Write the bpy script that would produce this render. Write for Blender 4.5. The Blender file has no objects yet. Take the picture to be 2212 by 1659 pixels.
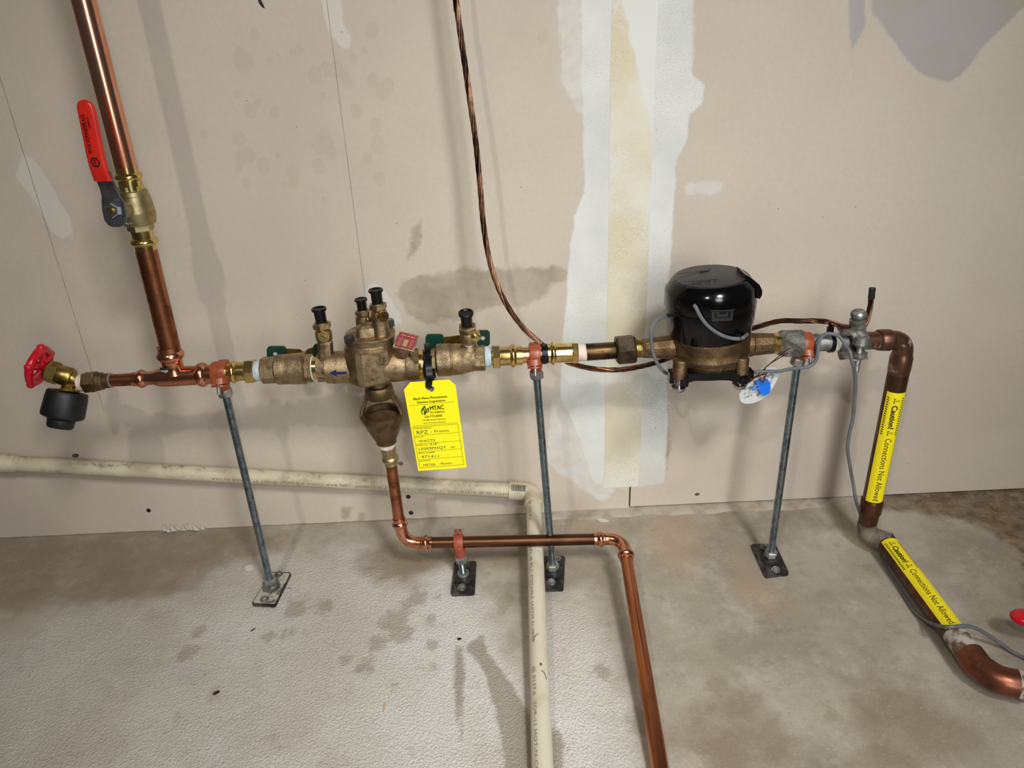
import bpy, bmesh, math, random
import numpy as np
from mathutils import Vector as V, Matrix
random.seed(4)
S = bpy.context.scene
COL = S.collection

# ------------------------------------------------------------------ camera
FPX, WPX, HPX = 1600.0, 2212.0, 1659.0
CAMH, CAMD = 0.84, 1.175            # height above the slab, distance to the wall
def world_axes():
    d = np.array([1250-1106, 4170-829.5, FPX]); d /= np.linalg.norm(d)     # straight down, seen by the camera
    f = np.array([0, 0, 1.0]) - d*d[2]; f /= np.linalg.norm(f)
    yaw = -.006
    f = f*math.cos(yaw) + np.cross(d, f)*math.sin(yaw)
    x = np.cross(d, f)
    if x[0] < 0: x = -x
    return x, f, -d
AX = world_axes()
cd = bpy.data.cameras.new('camera'); cam = bpy.data.objects.new('camera', cd); COL.objects.link(cam)
cd.sensor_width = 36; cd.sensor_fit = 'HORIZONTAL'; cd.lens = FPX/WPX*36; cd.clip_start = .01
right = [AX[i][0] for i in range(3)]; up = [-AX[i][1] for i in range(3)]; back = [-AX[i][2] for i in range(3)]
M = Matrix(((right[0], up[0], back[0], 0), (right[1], up[1], back[1], -CAMD), (right[2], up[2], back[2], CAMH), (0, 0, 0, 1)))
cam.matrix_world = M
S.camera = cam

# ------------------------------------------------------------------ light
S.view_settings.view_transform = 'Standard'; S.view_settings.look = 'None'
S.view_settings.gamma = 1; S.view_settings.use_curve_mapping = False
S.view_settings.exposure = -.88
w = bpy.data.worlds.new('world'); S.world = w; w.use_nodes = True
w.node_tree.nodes['Background'].inputs[0].default_value = (.95, .97, 1.0, 1)
w.node_tree.nodes['Background'].inputs[1].default_value = .10
def area(name, loc, target, size, power, color, size_y=None, spread=180):
    l = bpy.data.lights.new(name, 'AREA'); l.energy = power; l.color = color
    l.shape = 'RECTANGLE' if size_y else 'DISK'; l.size = size
    if size_y: l.size_y = size_y
    l.spread = math.radians(spread)
    o = bpy.data.objects.new(name, l); COL.objects.link(o); o.location = loc
    o.rotation_euler = (V(target)-V(loc)).to_track_quat('-Z', 'Y').to_euler()
    return o
area('ceiling_light_key', (.62, -1.85, 2.15), (.02, -.35, 0), .34, 11, (.97, .97, .96), spread=75)
area('ceiling_light_bare', (-.56, -1.95, 2.1), (.02, -.3, .15), .07, 6.5, (1, .92, .80), spread=100)
area('front_fill_light', (.50, -2.0, 1.05), (.10, -.1, .3), .45, 9, (.94, .98, 1.0), 1.4, spread=72)  # added tall fill behind the camera, no such lamp seen

# ------------------------------------------------------------------ pixel rays -> points on real planes
def ray(p):
    c = np.array([(p[0]-1106)/FPX, (p[1]-829.5)/FPX, 1.0])
    return np.array([c@AX[0], c@AX[1], c@AX[2]])
def W(p, y=0.0):
    r = ray(p); return V(np.array([0, -CAMD, CAMH]) + r*((y+CAMD)/r[1]))
def F(p, z=0.0):
    r = ray(p); return V(np.array([0, -CAMD, CAMH]) + r*((z-CAMH)/r[2]))
def ypipe(x): return -.169 + (x+.424)*.0196
def P(p, dy=0.0):
    q = W(p, -.16 + dy)
    for _ in range(3): q = W(p, ypipe(q.x)+dy)
    return q
def sc(pt):                       # metres per pixel at a point
    d = np.array([pt[0], pt[1]+CAMD, pt[2]-CAMH])
    return float(d[0]*AX[0][2]+d[1]*AX[1][2]+d[2]*AX[2][2])/FPX
def VX(y): return (184+.2443*y, y)

# ------------------------------------------------------------------ materials
def lin(c):
    c = c/255.0
    return c/12.92 if c <= .04045 else ((c+.055)/1.055)**2.4
def rgb(c): return (lin(c[0]), lin(c[1]), lin(c[2]), 1)
class NT:
    def __init__(s, name):
        s.m = bpy.data.materials.new(name); s.m.use_nodes = True; s.t = s.m.node_tree
        s.b = s.t.nodes['Principled BSDF']; s.co = s.n('ShaderNodeTexCoord').outputs['Object']
    def n(s, typ, **k):
        q = s.t.nodes.new(typ)
        for a, b in k.items(): setattr(q, a, b)
        return q
    def link(s, a, b): s.t.links.new(a, b)
    def put(s, sock, v):
        if hasattr(v, 'is_linked') or hasattr(v, 'links'): s.link(v, sock)
        else: sock.default_value = v
    def noise(s, scale, detail=4, rough=.55, co=None, stretch=None, off=None):
        c = co or s.co
        if stretch or off:
            mp = s.n('ShaderNodeMapping'); s.link(c, mp.inputs[0])
            if stretch: mp.inputs[3].default_value = stretch
            if off: mp.inputs[1].default_value = off
            c = mp.outputs[0]
        q = s.n('ShaderNodeTexNoise'); s.link(c, q.inputs['Vector'])
        q.inputs['Scale'].default_value = scale; q.inputs['Detail'].default_value = detail; q.inputs['Roughness'].default_value = rough
        return q.outputs[0]
    def vor(s, scale, feature='F1', co=None):
        q = s.n('ShaderNodeTexVoronoi', feature=feature); s.link(co or s.co, q.inputs['Vector']); q.inputs['Scale'].default_value = scale
        return q.outputs['Distance']
    def math(s, op, a, b=0.0, c=None, clamp=False):
        q = s.n('ShaderNodeMath', operation=op, use_clamp=clamp); s.put(q.inputs[0], a); s.put(q.inputs[1], b)
        if c is not None: s.put(q.inputs[2], c)
        return q.outputs[0]
    def ramp(s, f, lo, hi, a=0.0, b=1.0):
        q = s.n('ShaderNodeMapRange', interpolation_type='SMOOTHSTEP'); s.put(q.inputs[0], f)
        for i, x in enumerate((lo, hi, a, b)): q.inputs[i+1].default_value = x
        return q.outputs[0]
    def mix(s, f, a, b):
        q = s.n('ShaderNodeMix', data_type='RGBA'); s.put(q.inputs[0], f); s.put(q.inputs[6], a); s.put(q.inputs[7], b)
        return q.outputs[2]
    def attr(s, name): return s.n('ShaderNodeAttribute', attribute_name=name).outputs['Fac']
    def bump(s, h, strength, dist):
        q = s.n('ShaderNodeBump'); s.link(h, q.inputs['Height']); q.inputs['Strength'].default_value = strength; q.inputs['Distance'].default_value = dist
        s.link(q.outputs[0], s.b.inputs['Normal'])
    def out(s, color=None, rough=None, metal=None):
        if color is not None: s.put(s.b.inputs['Base Color'], color)
        if rough is not None: s.put(s.b.inputs['Roughness'], rough)
        if metal is not None: s.put(s.b.inputs['Metallic'], metal)
        return s.m
def mat(name, col, rough=.5, metal=0.0, col2=None, nscale=60, lo=.42, hi=.62, bump=0, bscale=600, stretch=None,
        rough2=None, metal2=None, spec=None, bdist=.001):
    t = NT(name)
    if col2 is not None:
        f = t.ramp(t.noise(nscale, 5, .6, stretch=stretch), lo, hi)
        c = t.mix(f, rgb(col), rgb(col2))
        if rough2 is not None: rough = t.ramp(f, 0, 1, rough, rough2)
        if metal2 is not None: metal = t.ramp(f, 0, 1, metal, metal2)
    else: c = rgb(col)
    if bump: t.bump(t.noise(bscale, 3, .6), bump, bdist)
    if spec is not None: t.b.inputs['Specular IOR Level'].default_value = spec
    return t.out(c, rough, metal)
m_copper = mat('bright_copper', (232, 170, 138), .22, 1, (176, 106, 76), 18, .45, .72, stretch=(1, 1, .25), rough2=.34, bump=.05, bscale=90)
m_copperfit = mat('copper_fitting', (212, 146, 114), .2, 1, (146, 84, 60), 45, .5, .75, rough2=.34)
m_oldcopper = mat('aged_copper', (106, 70, 48), .36, 1, (66, 44, 32), 25, .4, .65, stretch=(.25, 1, 1), rough2=.42)
m_redcopper = mat('reddish_copper', (176, 114, 82), .33, 1, (116, 70, 46), 40, .42, .66, rough2=.45)
m_floorcopper = mat('streaked_copper', (196, 124, 88), .24, 1, (120, 60, 36), 26, .42, .62, stretch=(1, .12, 1), rough2=.4)
m_brass = mat('bright_brass', (218, 192, 124), .2, 1, (168, 140, 78), 40, .5, .72, rough2=.3)
m_olive = mat('dull_brass', (172, 146, 82), .34, 1, (112, 92, 46), 60, .42, .68, rough2=.5, bump=.12, bscale=500)
m_nickel = mat('satin_pale_brass', (178, 164, 124), .46, 1, (146, 132, 96), 50, .45, .7, bump=.1, bscale=900)
m_bronze = mat('cast_bronze', (172, 150, 116), .36, 1, (122, 104, 78), 70, .4, .68, bump=.75, bscale=820, rough2=.46, bdist=.0009)
m_bronzed = mat('dark_cast_bronze', (128, 106, 78), .42, 1, (98, 80, 56), 60, .38, .66, bump=.7, bscale=850, rough2=.5, bdist=.0009)
m_bronzeb = mat('brown_cast_bronze', (136, 112, 80), .38, 1, (98, 79, 54), 60, .38, .66, bump=.85, bscale=700, rough2=.48, bdist=.0011)
m_nipple = mat('blackened_brass', (92, 72, 46), .38, 1, (46, 36, 26), 55, .4, .62, rough2=.5, stretch=(.5, 1, 1))
m_nut = mat('oxidised_bronze', (84, 70, 54), .5, .8, (56, 46, 36), 60, .4, .66, bump=.25, bscale=420)
m_galv = mat('galvanised_steel', (176, 176, 172), .42, .85, (112, 114, 112), 60, .4, .65, bump=.3, bscale=300, rough2=.6)
m_galvold = mat('weathered_galvanised', (150, 148, 140), .5, .7, (88, 86, 78), 55, .38, .62, bump=.5, bscale=260, rough2=.7)
m_zinc = mat('zinc_plated_steel', (168, 180, 188), .24, 1, (128, 140, 150), 90, .4, .7)
m_steel = mat('bright_steel', (198, 198, 200), .24, 1)
m_leversteel = mat('grey_steel', (132, 132, 136), .36, .9, (104, 106, 112), 40, .4, .7)
m_browncu = mat('wire_copper', (112, 78, 58), .38, 1, (66, 48, 40), 60, .4, .64)
m_wirenew = mat('seal_wire_copper', (150, 78, 52), .35, 1)
m_black = mat('black_plastic', (6, 6, 7), .14, 0, spec=.35)
m_lid = mat('charcoal_plastic', (38, 38, 40), .4, 0, bump=.05, bscale=2000)
m_rubber = mat('black_rubber', (13, 13, 13), .5, 0, (22, 22, 22), 120, .4, .7, bump=.2, bscale=500)
m_capblack = mat('black_cap', (10, 10, 11), .34, spec=.35)
m_tie = mat('black_nylon', (8, 8, 9), .28, spec=.35)
m_red = mat('red_vinyl', (206, 40, 26), .33, 0, (190, 34, 22), 30)
m_redpaint = mat('red_enamel', (196, 16, 34), .25, 0)
m_clamp = mat('copper_coloured_epoxy', (152, 72, 42), .36, 0, (136, 64, 38), 90, .45, .7)
m_clampd = mat('worn_epoxy', (156, 72, 48), .5, 0, (126, 58, 40), 120, .45, .68)
m_tapeblue = mat('blue_white_thread_tape', (164, 184, 200), .6, 0, (206, 206, 204), 90, .45, .6, stretch=(8, 1, 1), bump=.3, bscale=500)
m_tapepink = mat('white_thread_tape', (222, 204, 194), .6, 0, (196, 170, 156), 40, .45, .65, stretch=(8, 1, 1), bump=.3, bscale=500)
m_white = mat('white_nylon', (226, 222, 214), .45)
m_cpvc = None
m_grey = mat('grey_cable_jacket', (102, 104, 108), .42, 0, (90, 92, 95), 60, .4, .7)
m_yellow = mat('yellow_card', (250, 238, 12), .45)
m_yellowl = mat('yellow_vinyl', (246, 226, 18), .4)
m_ink = mat('black_ink', (20, 20, 18), .6)
m_faint = mat('grey_ink', (128, 117, 98), .7)
m_penink = mat('dark_green_pen', (22, 62, 60), .6)
m_green = mat('green_ink', (20, 104, 40), .6)
m_navy = mat('navy_paint', (22, 24, 84), .55)
m_redplate = mat('red_plate', (150, 42, 54), .45, .2, (128, 34, 46), 90)
m_silverink = mat('plate_silver', (190, 160, 110), .4, .7)
m_handlegreen = mat('dark_green_vinyl', (10, 56, 42), .35)
m_plate = mat('black_steel_plate', (84, 77, 73), .48, .4, (36, 33, 33), 60, .36, .58, bump=.25, bscale=300, rough2=.5)
m_platedust = mat('dusty_steel_plate', (186, 178, 162), .7, .05, (104, 94, 84), 70, .5, .66, bump=.25, bscale=300)
m_hubdark = mat('dark_casting', (44, 42, 42), .5, .4, (70, 68, 66), 90, .45, .7)
m_card = mat('white_card', (200, 202, 200), .5)
m_blue = mat('blue_plastic', (20, 110, 220), .35)
m_dust = mat('dusty_brown_pipe', (104, 66, 48), .4, .6, (66, 44, 33), 30, .4, .62, rough2=.55)
m_dustgrey = mat('dusty_grey_fitting', (122, 115, 98), .75, .05, (88, 78, 62), 45, .42, .64, bump=.3, bscale=400)
m_whitewash = mat('whitish_deposit', (180, 172, 160), .75, 0, (106, 78, 64), 60, .44, .62, bump=.3, bscale=300)
m_riser = mat('dark_brown_copper', (98, 64, 46), .34, .75, (62, 43, 33), 26, .4, .64, rough2=.46, stretch=(1, 1, .35))
m_elbow = mat('spotted_brown_copper', (104, 72, 54), .36, .75, (150, 142, 134), 34, .55, .68, rough2=.65, metal2=.1)
m_frame = mat('gap_shade_framing', (46, 42, 38), .9)  # framing coloured dark to put shade into the panel gaps
m_chip = mat('plaster', (206, 200, 188), .8, 0, bump=.4, bscale=500)
m_wood = mat('splinter_wood', (196, 168, 120), .7)
m_soothole = mat('soot_and_hole_black', (22, 20, 20), .6)
t = NT('cpvc_plastic')
dirt = t.ramp(t.noise(34, 6, .7, stretch=(.5, 1, 1)), .52, .68)
geo = t.n('ShaderNodeNewGeometry'); sx = t.n('ShaderNodeSeparateXYZ'); t.link(geo.outputs['Normal'], sx.inputs[0])
c1 = t.mix(t.ramp(t.noise(14), .4, .7), rgb((208, 198, 172)), rgb((192, 180, 150)))
c2 = t.mix(t.math('MULTIPLY', dirt, .45), c1, rgb((120, 100, 68)))
grit = t.math('MULTIPLY', t.ramp(t.noise(26, 8, .85, off=(3, 1, 2)), .5, .66), t.ramp(sx.outputs[2], .45, .85))
m_cpvcw = t.out(t.mix(t.math('MULTIPLY', grit, .8), c2, rgb((92, 78, 54))), .5)
m_cpvcf = mat('clean_cpvc', (210, 202, 180), .42, 0, (194, 184, 158), 20, .5, .75)

# ------------------------------------------------------------------ mesh building
class MB:
    def __init__(s): s.v = []; s.f = []
    def add(s, vs, fs):
        o = len(s.v); s.v += [V(q) for q in vs]; s.f += [tuple(i+o for i in f) for f in fs]; return s
def basis(d, ref=None):
    d = d.normalized(); r = V(ref) if ref is not None else (V((0, 0, 1)) if abs(d.z) < .9 else V((0, -1, 0)))
    u = (r - d*r.dot(d)).normalized(); return u, d.cross(u)
def lathe(mb, A, B, prof, seg=28, phase=0.0, ref=None, cap=True, squash=None):
    A = V(A); B = V(B); d = B-A; u, v = basis(d, ref); vs = []; fs = []
    for t_, r in prof:
        c = A + d*t_
        for i in range(seg):
            a = 2*math.pi*i/seg + phase
            vs.append(c + u*(r*math.cos(a)*(squash or 1)) + v*(r*math.sin(a)))
    n = len(prof)
    for j in range(n-1):
        for i in range(seg):
            k = (i+1) % seg
            fs.append((j*seg+i, j*seg+k, (j+1)*seg+k, (j+1)*seg+i))
    if cap:
        fs.append(tuple(range(seg))[::-1]); fs.append(tuple((n-1)*seg+i for i in range(seg)))
    return mb.add(vs, fs)
def bul(t0, t1, r0, r1, n=7):           # a rounded bead between t0 and t1
    return [(t0+(t1-t0)*i/n, r0+(r1-r0)*math.sin(math.pi*i/n)**.8 if 0 < i < n else r0) for i in range(n+1)]
def lpx(mb, a, b, prof, dya=0, dyb=0, seg=28, phase=0.0, A=None, B=None, ref=None):   # radii in pixels at that place
    A = A or P(a, dya); B = B or P(b, dyb)
    return lathe(mb, A, B, [(t_, r*sc(A+(B-A)*t_)) for t_, r in prof], seg, phase, ref)
def catmull(pts, n=8):
    pts = [V(p) for p in pts]; q = [pts[0]*2-pts[1]] + pts + [pts[-1]*2-pts[-2]]; out = []
    for i in range(1, len(q)-2):
        for k in range(n):
            s = k/n; a, b, c, d = q[i-1], q[i], q[i+1], q[i+2]
            out.append(.5*((2*b) + (c-a)*s + (2*a-5*b+4*c-d)*s*s + (3*b-a-3*c+d)*s**3))
    return out + [pts[-1]]
def frames(pts, ref=None):
    T = [(pts[min(i+1, len(pts)-1)]-pts[max(i-1, 0)]).normalized() for i in range(len(pts))]
    u, _ = basis(T[0], ref); U = []
    for t_ in T:
        u = (u - t_*u.dot(t_)).normalized(); U.append((u, t_.cross(u)))
    return U
def tube(mb, pts, r, seg=12, ref=None, cap=True, flat=1.0):
    pts = [V(p) for p in pts]; U = frames(pts, ref); vs = []; fs = []
    R = r if hasattr(r, '__len__') else [r]*len(pts)
    for p, (u, v), rr in zip(pts, U, R):
        for i in range(seg):
            a = 2*math.pi*i/seg; vs.append(p + u*(rr*math.cos(a)) + v*(rr*flat*math.sin(a)))
    for j in range(len(pts)-1):
        for i in range(seg):
            k = (i+1) % seg; fs.append((j*seg+i, j*seg+k, (j+1)*seg+k, (j+1)*seg+i))
    if cap:
        fs.append(tuple(range(seg))[::-1]); fs.append(tuple((len(pts)-1)*seg+i for i in range(seg)))
    return mb.add(vs, fs)
def strip(mb, pts, hw, ht, ref):        # a flat band along a path (zip tie, band clamp)
    pts = [V(p) for p in pts]; U = frames(pts, ref); vs = []; fs = []
    for p, (u, v) in zip(pts, U):
        vs += [p+u*ht+v*hw, p+u*ht-v*hw, p-u*ht-v*hw, p-u*ht+v*hw]
    for j in range(len(pts)-1):
        for i in range(4):
            k = (i+1) % 4; fs.append((j*4+i, j*4+k, j*4+4+k, j*4+4+i))
    n = 4*(len(pts)-1); fs += [(3, 2, 1, 0), (n, n+1, n+2, n+3)]
    return mb.add(vs, fs)
def loft(mb, secs, seg=20, p=2.6):      # (centre, half width vector, half depth vector)
    vs = []; fs = []
    for c, a, b in secs:
        for i in range(seg):
            th = 2*math.pi*i/seg; x = math.cos(th); y = math.sin(th)
            vs.append(V(c) + V(a)*(math.copysign(abs(x)**(2/p), x)) + V(b)*(math.copysign(abs(y)**(2/p), y)))
    for j in range(len(secs)-1):
        for i in range(seg):
            k = (i+1) % seg; fs.append((j*seg+i, j*seg+k, (j+1)*seg+k, (j+1)*seg+i))
    fs.append(tuple(range(seg))[::-1]); fs.append(tuple((len(secs)-1)*seg+i for i in range(seg)))
    return mb.add(vs, fs)
def rbox(mb, c, ax, ay, az, bev=.25):   # a box with rounded edges
    c = V(c); ax, ay, az = V(ax), V(ay), V(az); b = bev*min(ax.length, ay.length, az.length)
    ka, kb, kz = 1-b/ax.length, 1-b/ay.length, 1-b/az.length
    return loft(mb, [(c-az, ax*ka, ay*kb), (c-az*kz, ax, ay), (c+az*kz, ax, ay), (c+az, ax*ka, ay*kb)], 24, 9)
def prism(mb, poly, n, hole=None):      # a flat plate: outline (3D points) given thickness n, optional round hole ring of points
    n = V(n); k = len(poly); poly = [V(p) for p in poly]
    vs = poly + [p+n for p in poly]; fs = [(i, (i+1) % k, k+(i+1) % k, k+i) for i in range(k)]
    if not hole: fs += [tuple(range(k))[::-1], tuple(range(k, 2*k))]; return mb.add(vs, fs)
    hole = [V(p) for p in hole]; h = len(hole); vs += hole + [p+n for p in hole]; o = 2*k
    fs += [(o+(i+1) % h, o+i, o+h+i, o+h+(i+1) % h) for i in range(h)]
    from mathutils.geometry import tessellate_polygon
    lo = list(range(k))+[o+i for i in range(h)]; hi = [i+k for i in range(k)]+[o+h+i for i in range(h)]
    for tri in tessellate_polygon([poly, hole]):
        a, b, c = tri
        fs.append((lo[a], lo[b], lo[c])); fs.append((hi[a], hi[c], hi[b]))
    return mb.add(vs, fs)
def ball(mb, c, a, b, d, nu=16, nv=10):
    c, a, b, d = V(c), V(a), V(b), V(d); vs = [c-d]; fs = []
    for j in range(1, nv):
        ph = -math.pi/2+math.pi*j/nv
        for i in range(nu):
            th = 2*math.pi*i/nu; vs.append(c+(a*math.cos(th)+b*math.sin(th))*math.cos(ph)+d*math.sin(ph))
    vs.append(c+d); n = len(vs)-1
    for i in range(nu): fs.append((0, 1+(i+1) % nu, 1+i)); fs.append((n, n-nu+i, n-nu+(i+1) % nu))
    for j in range(nv-2):
        for i in range(nu):
            k = (i+1) % nu; q = 1+j*nu; fs.append((q+i, q+k, q+nu+k, q+nu+i))
    return mb.add(vs, fs)
def text_geo(s, bold=0.0, spacing=1.0, ext=0.0, fine=True):
    c = bpy.data.curves.new('lettering', 'FONT'); c.body = s; c.size = 1; c.space_character = spacing; c.resolution_u = 2; c.extrude = ext
    o = bpy.data.objects.new('lettering', c); COL.objects.link(o)
    dg = bpy.context.evaluated_depsgraph_get(); dg.update()
    me = o.evaluated_get(dg).to_mesh()
    vs = [v.co.copy() for v in me.vertices]; fs = [tuple(p.vertices) for p in me.polygons]
    o.evaluated_get(dg).to_mesh_clear(); bpy.data.objects.remove(o); bpy.data.curves.remove(c)
    if fine:                            # split long faces so that they follow a round pipe
        bm = bmesh.new(); bv = [bm.verts.new(v) for v in vs]
        for f in fs:
            try: bm.faces.new([bv[i] for i in f])
            except ValueError: pass
        bmesh.ops.triangulate(bm, faces=bm.faces[:])
        for _ in range(3):
            ed = [e for e in bm.edges if abs(e.verts[0].co.y-e.verts[1].co.y) > .2]
            if not ed: break
            bmesh.ops.subdivide_edges(bm, edges=ed, cuts=1); bmesh.ops.triangulate(bm, faces=[f for f in bm.faces if len(f.verts) > 3])
        bm.verts.index_update(); vs = [v.co.copy() for v in bm.verts]; fs = [tuple(v.index for v in f.verts) for f in bm.faces]; bm.free()
    if bold:                            # heavier strokes: the same word set three times, a hair apart
        n = len(vs); base = list(vs); bf = list(fs)
        for q, (dx, dy) in enumerate(((bold, 0), (bold*.5, bold*.6))):
            vs += [v+V((dx, dy, 0)) for v in base]; fs += [tuple(i+n*(q+1) for i in f) for f in bf]
    return vs, fs
def text_map(mb, s, fn, width, height, bold=0.0, spacing=1.0, ext=0.0):     # fn(x, y) -> point; text fitted to width x cap height
    vs, fs = text_geo(s, bold, spacing, ext/height*.70 if ext else 0, not ext)
    if not vs: return mb
    x0 = min(v.x for v in vs); x1 = max(v.x for v in vs)
    if ext: return mb.add([fn((v.x-x0)/(x1-x0)*width, v.y/.70*height, v.z/.70*height) for v in vs], fs)
    return mb.add([fn((v.x-x0)/(x1-x0)*width, v.y/.70*height) for v in vs], fs)
def text_fit(mb, s, a, b, upv, h, off=(0, 0, 0), bold=0.0, spacing=1.0, ext=0.0):
    a = V(a); b = V(b); d = (b-a); L = d.length; d.normalize(); upv = V(upv); upv = (upv-d*upv.dot(d)).normalized(); off = V(off); nn = d.cross(upv)
    return text_map(mb, s, lambda x, y, z=0: a+d*x+upv*y+nn*z+off, L, h, bold, spacing, ext)
ROOT = {}
def link(o): COL.objects.link(o); return o
def mesh_obj(name, mb, m, loc, ang=35, smooth=True):
    me = bpy.data.meshes.new(name); L = V(loc)
    me.from_pydata([tuple(q-L) for q in mb.v], [], mb.f); me.update()
    if smooth:
        me.polygons.foreach_set('use_smooth', [True]*len(me.polygons)); me.set_sharp_from_angle(angle=math.radians(ang))
    me.materials.append(m); o = link(bpy.data.objects.new(name, me)); return o
def thing(name, label, cat, loc, group=None):
    o = link(bpy.data.objects.new(name, None)); o.empty_display_size = .02; o.location = V(loc)
    o['label'] = label; o['category'] = cat
    if group: o['group'] = group
    ROOT[o.name] = V(loc); return o
def part(parent, name, mb, m, label=None, ang=35, smooth=True):
    L = ROOT[parent.name]; o = mesh_obj(name, mb, m, L, ang, smooth); o.parent = parent; ROOT[o.name] = L
    if label: o['label'] = label
    return o
def solo(name, mb, m, label, cat, group=None, ang=35, smooth=True):
    L = sum(mb.v, V())/len(mb.v); L.z = min(q.z for q in mb.v)
    o = mesh_obj(name, mb, m, L, ang, smooth); o.location = L; o['label'] = label; o['category'] = cat
    if group: o['group'] = group
    ROOT[o.name] = L; return o
def structure(name, mb, m, smooth=False):
    o = mesh_obj(name, mb, m, (0, 0, 0), smooth=smooth); o['kind'] = 'structure'; ROOT[o.name] = V(); return o

# ------------------------------------------------------------------ wall and floor
def sdf(X, Y, poly):                    # signed distance to a polygon, positive inside
    n = len(poly); d = np.full(X.shape, 1e9); ins = np.zeros(X.shape, bool)
    for i in range(n):
        x0, y0 = poly[i]; x1, y1 = poly[(i+1) % n]; ex, ey = x1-x0, y1-y0
        t_ = np.clip(((X-x0)*ex+(Y-y0)*ey)/(ex*ex+ey*ey+1e-12), 0, 1)
        d = np.minimum(d, np.hypot(X-x0-t_*ex, Y-y0-t_*ey))
        c = ((y0 > Y) != (y1 > Y)) & (X < (x1-x0)*(Y-y0)/((y1-y0) if y1 != y0 else 1e-12)+x0); ins ^= c
    return np.where(ins, d, -d)
def sdu(X, Y, polys): return np.max([sdf(X, Y, p) for p in polys], axis=0)
def wp(pts): return [(q.x, q.z) for q in (W(p) for p in pts)]
def fp(pts): return [(q.x, q.y) for q in (F(p) for p in pts)]
COMPOUND = [[(1255, -60), (1258, 200), (1262, 420), (1240, 470), (1229, 560), (1222, 660), (1212, 760), (1210, 860), (1250, 940), (1282, 1045), (1350, 1056),
             (1435, 1045), (1442, 900), (1440, 700), (1446, 600), (1452, 500), (1462, 340), (1485, 300), (1488, 250), (1515, 225), (1522, 185), (1500, 165), (1492, 160), (1496, -60)]]
SMEAR = [[(1202, -60), (1214, 180), (1248, 240), (1275, 240), (1275, -60)], [(1195, 860), (1180, 1000), (1300, 1085), (1330, 1060), (1300, 860)],
         [(1450, -60), (1500, -60), (1495, 170), (1460, 170)], [(1480, 395), (1560, 392), (1558, 415), (1482, 422)]]
DAMP = [[(868, 605), (905, 598), (960, 590), (1000, 575), (1040, 585), (1080, 582), (1120, 576), (1170, 580), (1215, 574), (1232, 590), (1215, 605), (1190, 620),
         (1178, 640), (1145, 655), (1118, 665), (1075, 660), (1030, 672), (1012, 695), (960, 690), (930, 702), (905, 695), (880, 680), (862, 640)],
        [(1434, 925), (1443, 922), (1447, 960), (1441, 1012), (1437, 1000)], [(738, 1096), (758, 1096), (757, 1120), (743, 1120)], [(774, 1108), (790, 1108), (792, 1128), (776, 1128)], [(890, 500), (905, 480), (915, 500), (900, 545), (880, 560)]]
MAUVE = [[(1878, -60), (1882, 20), (1915, 70), (1960, 130), (1990, 158), (2025, 172), (2050, 178), (2075, 165), (2095, 140), (2115, 110), (2150, 75), (2180, 50), (2212, 15), (2260, -60)],
         [(1830, -60), (1870, -60), (1868, 60), (1848, 100), (1842, 140), (1836, 80)]]
PATCH = [[(50, 332), (75, 345), (110, 400), (150, 470), (158, 505), (135, 515), (115, 505), (85, 450), (55, 410), (32, 380)],
         [(693, -60), (735, -60), (740, 40), (758, 85), (756, 105), (742, 106), (710, 70), (697, 20)],
         [(786, 630), (800, 612), (822, 616), (840, 640), (870, 690), (865, 705), (830, 690), (790, 650)],
         [(880, 1066), (945, 1068), (930, 1078), (915, 1074)]]
RINGS = [(500+random.gauss(0, 0)+random.uniform(0, 330), random.uniform(60, 400), random.uniform(8, 20)) for _ in range(46)] + [(838, 185, 16), (1172, 80, 14), (520, 340, 17), (440, 290, 10)]

def grid_panel(name, x0, x1, z0, z1, step, m, parent):
    xs = np.linspace(x0, x1, int((x1-x0)/step)+1); zs = np.linspace(z0, z1, int((z1-z0)/step)+1)
    X, Z = np.meshgrid(xs, zs); n, k = X.shape; mb = MB()
    co = np.stack([X.ravel(), np.zeros(X.size), Z.ravel()], 1)
    fs = [(j*k+i, j*k+i+1, (j+1)*k+i+1, (j+1)*k+i) for j in range(n-1) for i in range(k-1)]
    base = len(co)
    co = np.vstack([co, [[x0, .0125, z0], [x1, .0125, z0], [x1, .0125, z1], [x0, .0125, z1]]])
    c4 = [0, k-1, n*k-1, (n-1)*k]
    fs += [tuple([base, base+1] + list(range(k-1, -1, -1))), tuple([base+1, base+2] + [j*k+k-1 for j in range(n-1, -1, -1)]),
           tuple([base+2, base+3] + [(n-1)*k+i for i in range(k)]), tuple([base+3, base] + [j*k for j in range(n)]), (base+1, base, base+3, base+2)]
    me = bpy.data.meshes.new(name); me.from_pydata(co.tolist(), [], fs); me.update(); me.materials.append(m)
    ring = np.full(X.shape, -1e3)
    for px, py, r in RINGS:
        q = W((px, py)); rr = r*sc(q); ring = np.maximum(ring, rr-np.hypot((X-q.x)*1.25, Z-q.z))
    for nm, pol in (('compound', COMPOUND), ('smear', SMEAR), ('damp', DAMP), ('mauve', MAUVE), ('patch', PATCH)):
        a = me.attributes.new(nm, 'FLOAT', 'POINT'); d = sdu(X, Z, [wp(p) for p in pol]).ravel()
        a.data.foreach_set('value', np.concatenate([d, [-1]*4]).astype(np.float32))
    a = me.attributes.new('ring', 'FLOAT', 'POINT'); a.data.foreach_set('value', np.concatenate([ring.ravel(), [-1]*4]).astype(np.float32))
    o = link(bpy.data.objects.new(name, me)); o.parent = parent; ROOT[o.name] = V(); return o

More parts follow.
